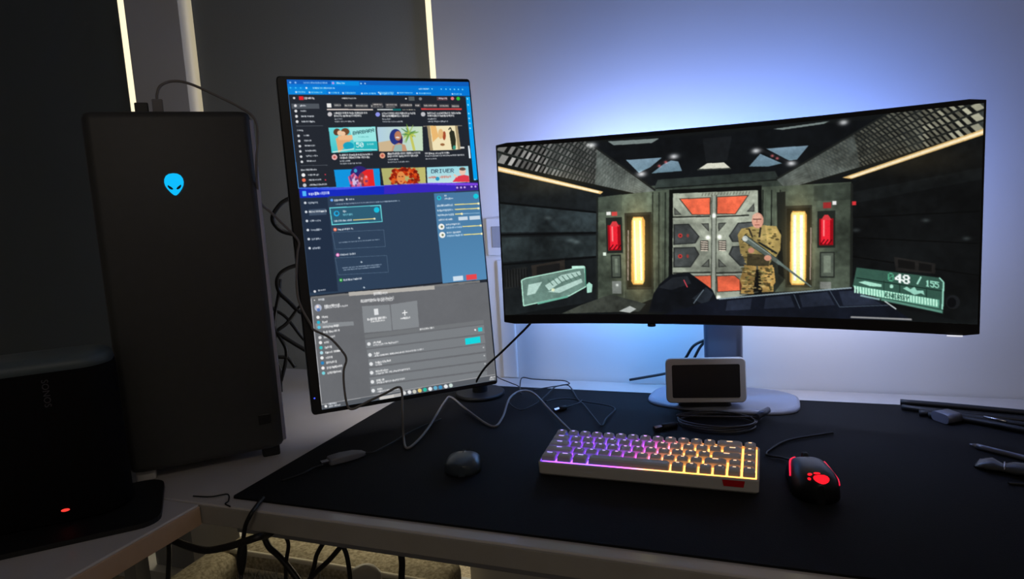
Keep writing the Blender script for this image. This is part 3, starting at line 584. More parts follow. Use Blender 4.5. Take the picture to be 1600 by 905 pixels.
def paint_pages():
    c = Canvas(390, 690, [(445.4, 128), (730.5, 126), (775, 591), (508, 642)], (33, 38, 48))
    A = lambda x, y: (420+x/4.525, 110+y/4.525)          # measured in enlargements
    B = lambda x, y: (580+x/4.525, 110+y/4.525)
    D = lambda x, y: (440+x/5.028, 280+y/5.028)
    E = lambda x, y: (600+x/5.028, 280+y/5.028)
    F = lambda x, y: (470+x/4.31, 440+y/4.31)
    G = lambda x, y: (620+x/4.31, 440+y/4.31)
    def R(M, x0, y0, x1, y1, col, **k): c.rect(*M(x0, y0), *M(x1, y1), col, **k)
    def Wd(M, x, y, w, h, col=(226, 230, 236), al=.85):
        s = {A: 4.525, B: 4.525, D: 5.028, E: 5.028, F: 4.31, G: 4.31}[M]; c.words(*M(x, y), w/s, h/s, col, al)
    def dot(M, x, y, r, col): 
        s = {A: 4.525, B: 4.525, D: 5.028, E: 5.028, F: 4.31, G: 4.31}[M]; c.ell(*M(x, y), r/s, r/s, col)
    # ---- browser window
    page = [(446, 128), (731, 126), (747, 288), (468, 301)]
    c.poly(page, (32, 37, 46))
    c.poly([(445, 128), (731, 126), (733, 148.5), (449, 152)], (0, 118, 214))
    c.poly([(445, 128), (731, 126), (731, 133), (446, 135.5)], (10, 92, 186)); c.poly([A(430, 88), A(630, 86), A(632, 116), A(432, 120)], (0, 140, 226))
    c.poly([(446, 140), (508, 139), (509, 151), (449, 152)], (0, 142, 224), .6)
    for x in (143, 180): dot(A, x, 104, 7, (140, 190, 250))
    Wd(A, 235, 97, 170, 11, (150, 200, 250)); dot(A, 446, 102, 9, (190, 150, 230)); Wd(A, 468, 95, 60, 11, (200, 225, 250)); dot(A, 643, 101, 6, (150, 210, 250)); dot(A, 672, 100, 5, (190, 220, 250))
    for x in (145, 182, 217): dot(A, x, 142, 6, (60, 190, 250))
    dot(A, 258, 141, 7, (220, 235, 255)); Wd(A, 303, 134, 150, 11, (190, 225, 250))
    for x, w in ((180, 75), (275, 95), (415, 75), (512, 95), (645, 100), (775, 95)): dot(A, x+6, 172, 7, (190, 220, 250)); Wd(A, x+16, 165, w-16, 11, (150, 215, 250))
    for x, w in ((40, 110), (175, 110), (310, 105), (560, 75)): dot(B, x+6, 163, 6, (190, 220, 250)); Wd(B, x+16, 157, w-16, 9, (150, 215, 250))
    Wd(B, 325, 126, 65, 10, (230, 240, 250)); [dot(B, x, 129, 5, (120, 215, 250)) for x in (397, 422, 487, 520, 550, 580, 608, 637)]
    c.poly([B(640, 182), B(690, 178), B(755, 770), B(712, 775)], (0, 158, 238)); c.poly([B(640, 182), B(660, 182), B(720, 790), B(700, 790)], (32, 37, 46))
    for y, x in ((195, 672), (238, 677), (300, 682), (335, 685), (370, 689), (405, 692), (770, 728)): dot(B, x, y, 6, (130, 220, 255))
    c.line(*B(683, 530), *B(692, 620), 2.4, (225, 240, 250)); c.line(*A(130, 190), *A(212, 856), .9, (90, 160, 240)); c.line(*A(212, 858), *A(900, 826), 1., (90, 160, 240))
    # header row
    dot(A, 172, 215, 8, (220, 214, 216)); R(A, 205, 202, 240, 228, (226, 34, 44)); Wd(A, 242, 207, 70, 14, (236, 226, 230)); Wd(A, 508, 203, 100, 11, (240, 240, 238))
    R(B, 255, 188, 300, 216, (84, 92, 94)); dot(B, 238, 203, 6, (210, 210, 210)); dot(B, 340, 202, 11, (124, 128, 134)); R(B, 455, 186, 532, 208, (96, 70, 78)); Wd(B, 470, 191, 55, 10); dot(B, 566, 195, 12, (226, 120, 130)); dot(B, 607, 195, 13, (52, 190, 60))
    R(A, 152, 256, 352, 288, (78, 84, 92)); R(A, 402, 249, 438, 278, (236, 234, 232))
    for x, w in ((452, 52), (525, 62), (605, 90), (712, 90), (818, 70)): R(A, x, 248, x+w, 274, (72, 74, 78)); Wd(A, x+5, 256, w-10, 9, (214, 212, 208))
    for x, w in ((0, 75), (92, 88), (195, 88), (300, 42), (360, 100), (472, 72), (557, 58)): R(B, x, 238, x+w, 262, (74, 72, 74)); Wd(B, x+5, 245, w-10, 9, (220, 216, 212))
    # sidebar
    for y, x, w in ((270, 182, 40), (308, 186, 42), (346, 191, 88), (384, 196, 95)): dot(A, x, y, 10, (226, 226, 228)); Wd(A, x+32, y-7, w, 11)
    c.line(*A(190, 415), *A(380, 409), .8, (86, 92, 100)); Wd(A, 195, 440, 42, 11)
    for k, (x, w) in enumerate(((208, 46), (213, 54), (218, 74), (222, 72), (228, 78), (234, 70))): dot(A, x, 485+k*37, 9, (214, 216, 220)); Wd(A, x+34, 476+k*37-k*.6, w, 11)
    c.line(*A(225, 697), *A(415, 690), .8, (86, 92, 100)); Wd(A, 228, 722, 112, 12)
    for k, (x, w, col) in enumerate(((246, 78, (244, 244, 246)), (250, 90, (238, 110, 80)), (256, 120, (200, 202, 206)))): dot(A, x, 764+k*36, 13, col); Wd(A, x+32, 757+k*36-k, w, 11)
    for x, y in ((400, 757), (402, 795)): dot(A, x, y, 5, (220, 60, 80))
    # first row: text under cut-off thumbnails
    c.line(*A(405, 292), *A(730, 287), 1.8, (230, 216, 208)); c.line(*A(760, 286), *A(880, 283), 1.6, (200, 206, 200)); c.line(*B(345, 275), *B(632, 270), 2.2, (214, 66, 66)); R(B, 145, 278, 205, 290, (20, 110, 110)); Wd(B, 60, 281, 60, 6); Wd(B, 215, 279, 90, 7, (226, 216, 190))
    for M, x, y, cc in ((A, 426, 326, (200, 196, 200)), (A, 764, 320, (140, 146, 232)), (B, 360, 312, (190, 190, 196))):
        dot(M, x, y, 16, cc); dx = 28
        Wd(M, x+dx, y-16, 235, 14, (240, 240, 240)); Wd(M, x+dx+2, y+3, 190, 14, (240, 240, 240)); Wd(M, x+dx+4, y+28, 60, 10, (190, 194, 200)); Wd(M, x+dx+6, y+46, 140, 10, (190, 194, 200))
    # thumbnails, second row
    t1 = [A(418, 422), A(748, 408), A(766, 580), A(442, 602)]
    c.poly(t1, (110, 216, 220), grad=((64, 196, 202), 'y')); c.poly([A(560, 418), A(748, 410), A(760, 520), A(600, 528)], (170, 236, 232), .8)
    c.poly([A(600, 520), A(762, 512), A(768, 578), A(610, 592)], (40, 178, 186)); c.poly([A(470, 500), A(530, 460), A(580, 490), A(575, 510), A(500, 596), A(490, 600)], (224, 168, 118)); c.poly([A(485, 480), A(585, 470), A(590, 505), A(490, 510)], (236, 184, 138))
    c.ell(*A(478, 452), 5.5, 5.5, (96, 60, 42)); c.ell(*A(536, 448), 6.5, 5.5, (112, 72, 46)); c.ell(*A(498, 458), 4, 4, (238, 196, 160)); c.ell(*A(520, 462), 4, 3.5, (238, 196, 160)); c.ell(*A(560, 548), 8.5, 6, (20, 160, 190)); c.line(*A(450, 596), *A(600, 570), 2, (226, 236, 226), .8); c.line(*A(610, 575), *A(760, 572), 1.5, (210, 246, 246), .8)
    c.text('BARBARA', *A(590, 446), 4.8, -.8, 5.5, (28, 70, 76)); c.text('50', *A(614, 524), 6.2, -.2, 7.5, (246, 252, 250)); Wd(A, 690, 528, 46, 12, (190, 236, 232)); Wd(A, 630, 480, 70, 8, (60, 150, 150), .6)
    t2 = [B(36, 410), B(355, 400), B(362, 572), B(52, 585)]
    c.poly(t2, (176, 206, 224), grad=((200, 222, 190), 'x')); c.poly([B(46, 520), B(150, 500), B(150, 582), B(52, 585)], (206, 176, 134), .9)
    for k in range(26):
        a = c.rng.uniform(0, 6.3); L = c.rng.uniform(20, 62); x, y = B(262, 452); c.line(x, y, x+L*math.cos(a)/4.5*1.15, min(y+L*math.sin(a)/4.5*1.4, 235), 3, [(96, 156, 60), (186, 196, 70), (60, 120, 66), (150, 180, 90)][k % 4], .75, 1)
    c.line(*B(272, 460), *B(300, 572), 4, (196, 196, 84), .9)
    c.ell(*B(168, 478), 9.5, 12.5, (38, 52, 126)); c.ell(*B(200, 500), 4, 9, (60, 30, 86)); c.ell(*B(184, 470), 5.5, 7.5, (186, 122, 92)); c.poly([B(140, 582), B(150, 540), B(190, 520), B(236, 534), B(250, 578)], (196, 148, 116)); c.poly([B(150, 582), B(165, 535), B(212, 530), B(215, 580)], (150, 180, 176)); c.ell(*B(182, 482), 3.4, 1.2, (236, 226, 220))
    c.line(*B(362, 398), *B(635, 388), .9, (180, 170, 150)); c.poly([B(388, 394), B(600, 388), B(628, 556), B(410, 570)], (226, 206, 150))
    c.poly([B(412, 394), B(585, 388), B(605, 560), B(425, 570)], (240, 226, 184)); c.poly([B(388, 394), B(408, 394), B(432, 570), B(410, 570)], (164, 146, 110)); c.poly([B(585, 388), B(603, 388), B(628, 556), B(607, 560)], (164, 146, 110))
    c.poly([B(412, 394), B(450, 392), B(470, 470), B(430, 510)], (232, 166, 84), .7); c.ell(*B(510, 462), 2.5, 7, (166, 76, 46)); c.ell(*B(498, 526), 3.5, 2, (150, 100, 60)); c.ell(*B(485, 450), 4, 8, (226, 176, 110), .8); c.poly([B(545, 440), B(558, 420), B(580, 430), B(592, 490), B(590, 560), B(565, 560)], (44, 46, 34)); c.line(*B(540, 420), *B(552, 402), 1.6, (50, 50, 40)); c.line(*B(552, 402), *B(562, 425), 1.6, (50, 50, 40)); c.ell(*B(582, 545), 2.4, 3.4, (60, 150, 130))
    R(B, 622, 540, 652, 551, (214, 214, 210))
    for M, x, y, cc, n in ((A, 463, 632, (232, 176, 176), 1), (A, 800, 614, (222, 160, 130), 1)):
        dot(M, x, y, 20, cc); dot(M, x, y, 9, (190, 90, 80)); dx = 34
        Wd(M, x+dx, y-22, 230, 14, (240, 240, 240)); Wd(M, x+dx+2, y-3, 210, 14, (240, 240, 240)); Wd(M, x+dx+4, y+22, 72, 10, (196, 200, 206)); Wd(M, x+dx+5, y+40, 150, 10, (190, 194, 200))
    Wd(B, 375, 585, 175, 13, (240, 240, 240)); Wd(B, 377, 604, 275, 11, (206, 208, 212)); Wd(B, 380, 626, 75, 9, (196, 198, 204))
    # third row
    c.poly([A(460, 722), A(780, 706), A(790, 828), A(480, 846)], (12, 148, 222)); c.ell(*A(640, 745), 14, 12, (44, 34, 110)); c.poly([A(650, 740), A(690, 714), A(735, 712), A(750, 830), A(655, 838)], (226, 38, 40)); c.poly([A(560, 770), A(600, 740), A(640, 780), A(650, 838), A(580, 842)], (206, 96, 150)); c.ell(*A(610, 800), 5, 7, (210, 190, 226)); c.ell(*A(655, 780), 5, 9, (140, 64, 70)); c.ell(*A(685, 790), 4, 8, (240, 80, 60)); c.ell(*A(612, 725), 2.5, 3, (60, 160, 200))
    for k in range(26): c.ell(*A(c.rng.uniform(570, 700), c.rng.uniform(755, 835)), 1.6, 2.2, [(226, 60, 70), (60, 44, 120), (236, 170, 200), (110, 50, 120)][k % 4], .7)
    c.poly([B(68, 704), B(378, 690), B(384, 808), B(88, 824)], (176, 176, 110)); c.poly([B(330, 692), B(378, 690), B(384, 808), B(350, 810)], (190, 186, 112))
    for k in range(170):
        a = c.rng.uniform(0, 6.28); r = c.rng.uniform(.1, 1)**.5; x, y = 232+r*100*math.cos(a), 770+r*85*math.sin(a)
        if 700 < y < 816 and 130 < x < 340: c.ell(*B(x, y), 2.8, 2.4, [(150, 30, 10), (206, 60, 16), (120, 20, 10), (226, 90, 30)][k % 4], .85)
    c.ell(*B(208, 768), 6.5, 10, (226, 140, 74)); c.line(*B(190, 760), *B(202, 760), 1.4, (90, 40, 20)); c.line(*B(212, 760), *B(224, 759), 1.4, (90, 40, 20)); c.line(*B(203, 795), *B(216, 794), 1.4, (160, 50, 40))
    c.poly([B(388, 690), B(680, 675), B(690, 790), B(395, 806)], (150, 214, 226), grad=((196, 226, 226), 'y')); c.text('DRIVER', *B(420, 705), 6, -.35, 6, (40, 60, 80)); Wd(B, 400, 755, 60, 14, (214, 90, 70)); Wd(B, 480, 750, 80, 14, (220, 110, 90)); dot(B, 465, 770, 14, (40, 150, 190)); c.poly([B(570, 790), B(600, 750), B(650, 738), B(685, 745), B(690, 788)], (222, 60, 76)); c.ell(*B(640, 712), 5, 6.5, (236, 196, 176)); c.ell(*B(640, 697), 5, 2.5, (90, 76, 70)); c.line(*B(580, 738), *B(605, 755), 2.5, (236, 196, 176))
    # ---- lighting control window
    c.poly([D(145, 105), E(740, 40), (752, 300), (766, 432), D(230, 940)], (44, 62, 84))
    c.poly([D(142, 108), D(905, 62), D(905, 140), D(150, 175)], (18, 40, 190)); c.poly([E(0, 62), E(742, 22), E(748, 82), E(0, 130)], (56, 38, 190)); c.poly([E(560, 40), E(742, 22), E(748, 82), E(560, 96)], (60, 34, 140))
    for k in range(40):
        t = k/40; y = 22*math.sin(t*7.5); x = 470+t*275; yy = 302-t*14-2.2+y/12; c.line(x, yy, x+7.2, yy-.36, 2.2+1.5*math.sin(t*9), (60+90*t, 100-20*t, 250), .75)
    R(D, 165, 122, 200, 158, (80, 180, 250)); Wd(D, 214, 130, 165, 22, (226, 232, 250)); [dot(E, x, y, 8, (196, 170, 240)) for x, y in ((570, 68), (600, 66), (628, 64), (682, 58), (712, 56))]
    c.poly([D(150, 178), D(362, 165), D(455, 900), D(238, 915)], (31, 45, 66)); c.poly([D(370, 158), D(905, 128), (690, 300), (702, 440), D(460, 900)], (45, 64, 88))
    for k, w in enumerate((75, 140, 85, 88, 72, 62)): x, y = 190+k*8, 213+k*71; dot(D, x, y, 10, (216, 222, 230)); (R(D, x+20, y-20, x+160, y+18, (62, 78, 100)) if k == 1 else None); Wd(D, x+22, y-8, w, 14, (200, 208, 220) if k != 1 else (240, 244, 248))
    dot(D, 275, 905, 10, (226, 226, 232)); Wd(D, 300, 890, 60, 12)
    dot(D, 397, 187, 11, (100, 160, 246)); Wd(D, 415, 180, 75, 14); dot(D, 514, 178, 8, (220, 224, 230)); Wd(D, 530, 172, 40, 11); Wd(D, 425, 214, 480, 9, (150, 168, 188)); Wd(E, 0, 184, 125, 9, (150, 168, 188))
    c.poly([D(378, 246), D(780, 216), D(796, 350), D(400, 384)], (110, 220, 226)); c.poly([D(386, 252), D(773, 223), D(789, 344), D(406, 376)], (44, 92, 116)); dot(D, 748, 256, 22, (20, 190, 222)); dot(D, 436, 292, 22, (30, 170, 226)); dot(D, 437, 290, 13, (44, 92, 116)); Wd(D, 483, 266, 22, 15); Wd(D, 484, 294, 72, 13, (120, 200, 216)); Wd(D, 415, 343, 140, 15, (226, 232, 240)); c.line(*D(565, 340), *D(735, 326), 1.6, (226, 206, 130)); dot(D, 732, 326, 8, (244, 236, 200))
    for (x, y, col, w) in ((426, 418, (232, 110, 80), 120), (449, 616, (236, 130, 200), 120), (476, 812, (40, 160, 60), 145)):
        dot(D, x, y, 14, col); dot(D, x, y, 5, (250, 250, 250)); Wd(D, x+18, y-8, w, 14)
    for y, x in ((440, 405), (640, 430), (830, 448)):
        P = [D(x, y), D(x+400, y-28), D(x+414, y+102), D(x+25, y+132)]
        if y < 800:
            for i in range(4): c.line(*P[i], *P[(i+1) % 4], .8, (78, 100, 124))
    for x, y in ((614, 480), (634, 668), (657, 866)): c.line(*D(x-8, y), *D(x+8, y), 1.1, (190, 204, 216)); c.line(*D(x, y-8), *D(x, y+8), 1.1, (190, 204, 216))
    Wd(D, 455, 515, 320, 8, (150, 168, 188)); Wd(D, 485, 712, 305, 9, (150, 168, 188)); Wd(D, 495, 728, 285, 9, (150, 168, 188))
    c.poly([E(388, 118), E(745, 92), E(808, 780), E(462, 820)], (72, 120, 160), grad=((84, 138, 182), 'y'))
    dot(E, 429, 152, 17, (20, 200, 214)); dot(E, 429, 150, 9, (60, 110, 140)); dot(E, 716, 132, 20, (20, 200, 220)); Wd(E, 470, 128, 16, 12); Wd(E, 470, 150, 68, 13)
    for k, (y, t) in enumerate(((212, .98), (250, .98), (287, .3))):
        Wd(E, 412+k*3, y-6, 125, 15, (226, 236, 244)); c.line(*E(550+k*2, y-10), *E(745, y-24), 1.2, (140, 180, 210)); c.line(*E(550+k*2, y-10), *E(550+190*t, y-10-13*t), 1.6, (232, 220, 140)); dot(E, 550+190*t, y-10-13*t, 9, (250, 240, 190))
    Wd(E, 424, 318, 112, 13); R(E, 580, 299, 655, 320, (200, 216, 230)); R(E, 665, 291, 750, 312, (200, 216, 230))
    for y, x in ((378, 449), (442, 456)): dot(E, x, y, 24, (240, 240, 236)); dot(E, x+3, y, 9, (110, 120, 90)); Wd(E, x+34, y-24, 110, 13); Wd(E, x+36, y, 125, 14, (200, 226, 246)); c.line(*E(x+165, y-5), *E(x+308, y-16), 1.6, (232, 220, 140)); dot(E, x+306, y-16, 9, (250, 240, 190))
    R(E, 540, 766, 622, 792, (206, 222, 236)); R(E, 642, 752, 728, 782, (230, 70, 76))
    # ---- settings window
    c.poly([F(78, 128), G(610, -2), (775, 591), (508, 642)], (104, 106, 110), tex=.04)
    c.poly([F(80, 122), G(555, -12), G(558, 2), F(82, 134)], (118, 118, 118)); c.poly([F(330, 86), G(255, 30), G(257, 55), F(335, 112)], (178, 174, 168)); Wd(F, 497, 84, 95, 18, (240, 240, 240))
    c.line(*F(82, 132), *F(165, 868), 1., (200, 200, 204)); c.line(*G(612, 0), *G(668, 640), 1.4, (214, 214, 216))
    dot(F, 105, 145, 4, (230, 230, 230)); Wd(F, 130, 134, 42, 13); dot(F, 130, 195, 24, (176, 184, 204)); dot(F, 126, 187, 9, (240, 220, 220)); dot(F, 133, 208, 11, (90, 120, 180)); Wd(F, 170, 175, 100, 14, (240, 240, 240)); Wd(F, 172, 190, 155, 11, (224, 224, 226))
    c.poly([F(112, 300), F(365, 280), F(370, 306), F(118, 334)], (134, 138, 142))
    for k, (w, col) in enumerate(((36, (240, 240, 240)), (38, (40, 180, 206)), (110, (90, 200, 226)), (110, (120, 130, 140)), (75, (214, 214, 216)), (32, (230, 230, 230)), (50, (60, 190, 190)), (95, (170, 214, 226)), (45, (236, 236, 236)), (70, (40, 130, 190)), (100, (240, 236, 236)), (92, (120, 210, 220)))):
        x, y = 130+k*3.8, 258+k*33.6; dot(F, x, y, 11, col); Wd(F, x+24, y-9, w, 14, (244, 244, 244))
    c.text('BLUETOOTH & DEVICES', *F(412, 135), 2.62, -.22, 4.4, (248, 248, 248)); Wd(F, 413, 133, 216, 20, (245, 245, 245), .5)
    cardc = (132, 136, 140)
    c.poly([F(420, 178), F(605, 163), F(622, 335), F(438, 355)], cardc); c.poly([F(611, 162), G(140, 132), G(155, 308), F(627, 333)], cardc)
    R(F, 500, 195, 532, 232, (224, 226, 228)); Wd(F, 457, 258, 130, 16, (246, 246, 246)); Wd(F, 480, 274, 90, 11, (230, 230, 230)); c.line(*G(42, 218), *G(76, 212), 1.4, (246, 246, 246)); c.line(*G(58, 198), *G(60, 234), 1.4, (246, 246, 246)); Wd(G, 30, 247, 62, 13, (244, 244, 244))
    rows = [((440, 366), (580, 252), 30), ((444, 400), (584, 284), 62), ((456, 466), (588, 350), 60), ((466, 530), (592, 412), 52), ((472, 590), (598, 470), 54), ((476, 650), (602, 530), 54), ((482, 710), (606, 590), 52)]
    for i, (l, r, h) in enumerate(rows):
        l1 = (l[0]+h*.14, l[1]+h-5); r1 = (r[0]+h*.12, r[1]+h-5)
        c.poly([F(*l), G(*r), G(*r1), F(*l1)], (122, 126, 130) if i else (114, 117, 120))
    Wd(G, 158, 318, 95, 11, (244, 244, 244)); R(G, 545, 304, 575, 326, (40, 200, 206)); dot(G, 527, 319, 6, (244, 244, 244)); R(G, 460, 378, 563, 402, (20, 214, 222))
    for (x, y, w1, w2) in ((470, 428, 55, 170), (478, 500, 45, 330), (486, 560, 100, 45), (490, 618, 80, 230), (496, 678, 50, 190), (502, 736, 35, 140)):
        dot(F, x, y, 12, (226, 228, 230)); Wd(F, x+26, y-16, w1, 13, (246, 246, 246)); Wd(F, x+28, y+1, w2, 11, (232, 232, 234))
    for x, y in ((582, 434), (588, 488), (593, 542)): dot(G, x, y, 5, (190, 192, 194))
    # task bar
    c.poly([F(160, 838), G(660, 612), G(668, 650), F(166, 876)], (86, 90, 96)); c.line(*F(160, 836), *G(660, 612), .9, (170, 170, 172))
    dot(F, 190, 846, 9, (240, 240, 240)); Wd(F, 205, 826, 60, 11); Wd(F, 210, 842, 75, 10); R(F, 545, 775, 640, 778, (230, 226, 222)); c.poly([F(540, 778), F(690, 745), F(692, 768), F(545, 800)], (196, 192, 188), .8)
    for x, y, col in ((60, 747, (220, 220, 220)), (95, 740, (230, 230, 232)), (128, 736, (200, 200, 190)), (163, 728, (230, 200, 120)), (197, 722, (40, 180, 160)), (232, 716, (230, 236, 240)), (266, 709, (100, 170, 200)), (299, 704, (60, 140, 190)), (335, 697, (230, 232, 234)), (368, 690, (200, 216, 210))): dot(G, x, y, 13, col)
    Wd(G, 625, 628, 32, 10, (240, 240, 240)); Wd(G, 622, 641, 36, 10, (240, 240, 240))
    return c.out()

def screen_mat(name):
    m = bpy.data.materials.new(name); m.use_nodes = True; nt = m.node_tree; b = nt.nodes['Principled BSDF']
    b.inputs['Base Color'].default_value = (.004, .004, .005, 1); b.inputs['Roughness'].default_value = .35; b.inputs['Specular IOR Level'].default_value = .25
    at = nt.nodes.new('ShaderNodeAttribute'); at.attribute_name = 'picture'
    nt.links.new(at.outputs['Color'], b.inputs['Emission Color']); b.inputs['Emission Strength'].default_value = 1.0
    m.cycles.emission_sampling = 'NONE'
    return m
def screen(name, img, x0, x1, z0, z1, depth, m, parent):
    """a panel whose surface lights up with a picture; depth(x) is its curve"""
    h, w = img.shape[:2]
    xs = x0+(np.arange(w)+.0)/(w-1)*(x1-x0); zs = z1-(np.arange(h))/(h-1)*(z1-z0)
    X, Z = np.meshgrid(xs, zs); Y = depth(X)
    co = np.stack([X, Y, Z], -1).reshape(-1, 3).astype(np.float32)
    i = (np.arange(h-1)[:, None]*w+np.arange(w-1)[None]).ravel()
    q = np.stack([i, i+w, i+w+1, i+1], -1).astype(np.int32)
    me = bpy.data.meshes.new(name); me.vertices.add(len(co)); me.vertices.foreach_set('co', co.ravel())
    me.loops.add(q.size); me.loops.foreach_set('vertex_index', q.ravel())
    me.polygons.add(len(q)); me.polygons.foreach_set('loop_start', np.arange(0, q.size, 4, dtype=np.int32))
    me.update(calc_edges=True)
    c = img/255; l = np.where(c <= .04045, c/12.92, ((c+.055)/1.055)**2.4)
    at = me.attributes.new('picture', 'FLOAT_COLOR', 'POINT')
    at.data.foreach_set('color', np.concatenate([l.reshape(-1, 3), np.ones((h*w, 1))], 1).astype(np.float32).ravel())
    return link(name, me, m, parent)
# ------------------------------------------------------------------ ultrawide curved monitor
UP = Vector((-.1012, -.2607, 1.102)); UY, UT = -.0659, .0263
um = empty('ultrawide_monitor', (-.09, -.115, MT), UY)
inv = um.matrix_basis.inverted()
PM = inv @ (Matrix.Translation(UP) @ Matrix.Rotation(UY, 4, 'Z') @ Matrix.Rotation(-UT, 4, 'X'))   # panel frame in the thing's frame
RC, CW = 1.8, .4075
def curve(x): return np.sqrt(RC*RC-np.asarray(x, float)**2)-math.sqrt(RC*RC-CW*CW)
def place(o): o.data.transform(PM); return o
def housing():
    n = 40; hw, hh = .4075, .182
    rows = []
    # cross-section ring per column: front bottom .. front top .. back top .. back bottom
    for i in range(n+1):
        x = -hw+2*hw*i/n; y = float(curve(x)); e = min(1, (hw-abs(x))/.10); t = .014+.022*(e*e*(3-2*e)); s = .06*(e*e*(3-2*e))
        cr = max(0, .006-(hw-abs(x)))*.6
        rows.append([(x, y, -hh+cr+.002), (x, y, hh-cr-.002), (x, y+.002, hh-cr), (x, y+.010, hh-cr), (x, y+t, hh-.012-s*.6), (x, y+t, -hh+.012+s*.6), (x, y+.010, -hh+cr), (x, y+.002, -hh+cr)])
    return place(loft('housing', rows, BLACK, um, smooth=False))
housing()
place(screen('screen', paint_game(), -.4045, .4045, -.163, .1735, lambda x: curve(x)-.0009, screen_mat('game picture'), um))
# rear centre bulge, added light strips that make the glow on the wall
rb = []
for y, s in ((.07, 1.), (.095, .97), (.112, .8)):
    rb.append([(p[0]*s, y, p[1]*s) for p in rrect(.30, .14, .06, 10)])
place(loft('rear_cover', rb, STANDM, um))
def led(name, rgb, s):
    m = mat(name, (8, 8, 8), .5); b_ = m.node_tree.nodes['Principled BSDF']
    b_.inputs['Emission Color'].default_value = (*rgb, 1); b_.inputs['Emission Strength'].default_value = s
    return m
LEDK = 78.
def strip(pts, nrm, w, m):
    """added light strip along pts on the panel's back, facing the wall and leaning outward"""
    vv, ff = [], []
    for k, (x, z) in enumerate(pts):
        y = float(curve(x))+.045
        vv += [(x-nrm[0]*w/2, y+.004, z-nrm[1]*w/2), (x+nrm[0]*w/2, y-.004, z+nrm[1]*w/2)]
        if k: ff.append((2*k-2, 2*k-1, 2*k+1, 2*k))
    place(mesh('added_rear_light', vv, ff, m, um))
def ring():
    strip([(-.30+.05*k, .075) for k in range(7)], (0, 1), .014, led('added glow upper left', (.32, .46, 1.06), LEDK*1.45))
    strip([(.0+.05*k, .075) for k in range(7)], (0, 1), .014, led('added glow upper right', (.21, .38, 1.08), LEDK*1.1))
    strip([(-.27, -.10+.05*k) for k in range(5)], (-1, 0), .014, led('added glow left', (.36, .44, .88), LEDK*1.5))
    strip([(.29, -.10+.05*k) for k in range(5)], (1, 0), .014, led('added glow right', (.32, .44, 1.05), LEDK*.34))
    strip([(-.28+.045*k, -.075) for k in range(6)], (0, -1), .014, led('added glow lower left', (.13, .47, 1.12), LEDK*1.3))
    strip([(.05+.045*k, -.075) for k in range(6)], (0, -1), .014, led('added glow lower right', (.62, .68, .95), LEDK*1.05))
ring()
place(box('status_strip', (.365, .002, -.1835), (.386, .006, -.1818), emis('pale status strip', (235, 235, 245), .9), um))
place(cyl('joystick_button', (-.115, .046, -.187), .008, .006, BLACK, um, 16, .001))
# stand: curved column and wide flat base
cz = []
for z, w, dpt in ((.008, .076, .040), (.06, .074, .036), (.16, .076, .034), (.30, .080, .034)):
    cz.append([(p[0]+.0, p[1]+.02, z) for p in rrect(w, dpt, .012, 5)])
loft('column', cz, COLUMNM, um)
box('mount_block', (-.05, -.075, .30), (.05, .037, .40), BLACK, um, bev=.006)
def base():
    rings = []
    for z, ins in ((0, .002), (.002, 0), (.007, .002), (.0095, .008)):
        ring = []
        for k in range(48):
            a = 2*PI*k/48; ca, sa = math.cos(a), math.sin(a)
            e = 2/3.2
            x = (.146-ins)*math.copysign(abs(ca)**e, ca); y = (.082-ins)*math.copysign(abs(sa)**e, sa)
            x *= 1+.06*(-y/.082)*.5
            ring.append((x, y-.002, z))
        rings.append(ring)
    loft('base', rings, STANDM, um)
base()
tag(um, 'wide curved black monitor showing a game scene, on a silver stand', 'monitor')

# ------------------------------------------------------------------ portrait monitor
PP = Vector((-.6672, -.378, 1.1077)); PY, PT = .7646, .0827
pm = empty('portrait_monitor', (-.605, -.165, MT), 0)
PM2 = pm.matrix_basis.inverted() @ (Matrix.Translation(PP) @ Matrix.Rotation(PY, 4, 'Z') @ Matrix.Rotation(-PT, 4, 'X'))
def place2(o): o.data.transform(PM2); return o
rg = []
for y, s in ((0, .0015), (.0015, 0), (.016, 0), (.024, .01), (.030, .05)):
    rg.append([(p[0], y, p[1]) for p in rrect(.366-2*s, .613-2*s, .006, 3)])
place2(loft('housing', rg, BLACK, pm, smooth=False))
place2(screen('screen', paint_pages(), -.1655, .1795, -.2985, .3, lambda x: x*0-.0008, screen_mat('desktop picture'), pm))
place2(mesh('power_light', [(-.1765+.0016*math.cos(k*PI/5), -.0006, -.2755+.0016*math.sin(k*PI/5)) for k in range(10)], [tuple(range(10))], emis('blue power light', (70, 90, 255), 1.2), pm))
place2(box('mount_plate', (-.05, .030, -.05), (.05, .042, .05), BLACKM, pm, bev=.003))
for z_ in (-.2, .2): place2(box('added_rear_light', (-.06, .0302, z_-.012), (.06, .032, z_+.012), led('portrait added glow', (1., .95, .9), 46.), pm))  # unseen lights added behind the panel to brighten blind and wall
cyl('base', (0, 0, 0), .055, .010, BLACKM, pm, 40, .003)
cyl('pole', (0, 0, .009), .017, .40, BLACKM, pm, 24, .002)
q0 = PM2 @ Vector((0, .042, 0))
tube('arm', [(0, 0, .362), (q0.x*.35-.01, q0.y*.35+.03, .364), (q0.x, q0.y, q0.z)], .015, BLACKM, pm, 12)
tag(pm, 'black monitor turned upright showing web pages and settings', 'monitor')

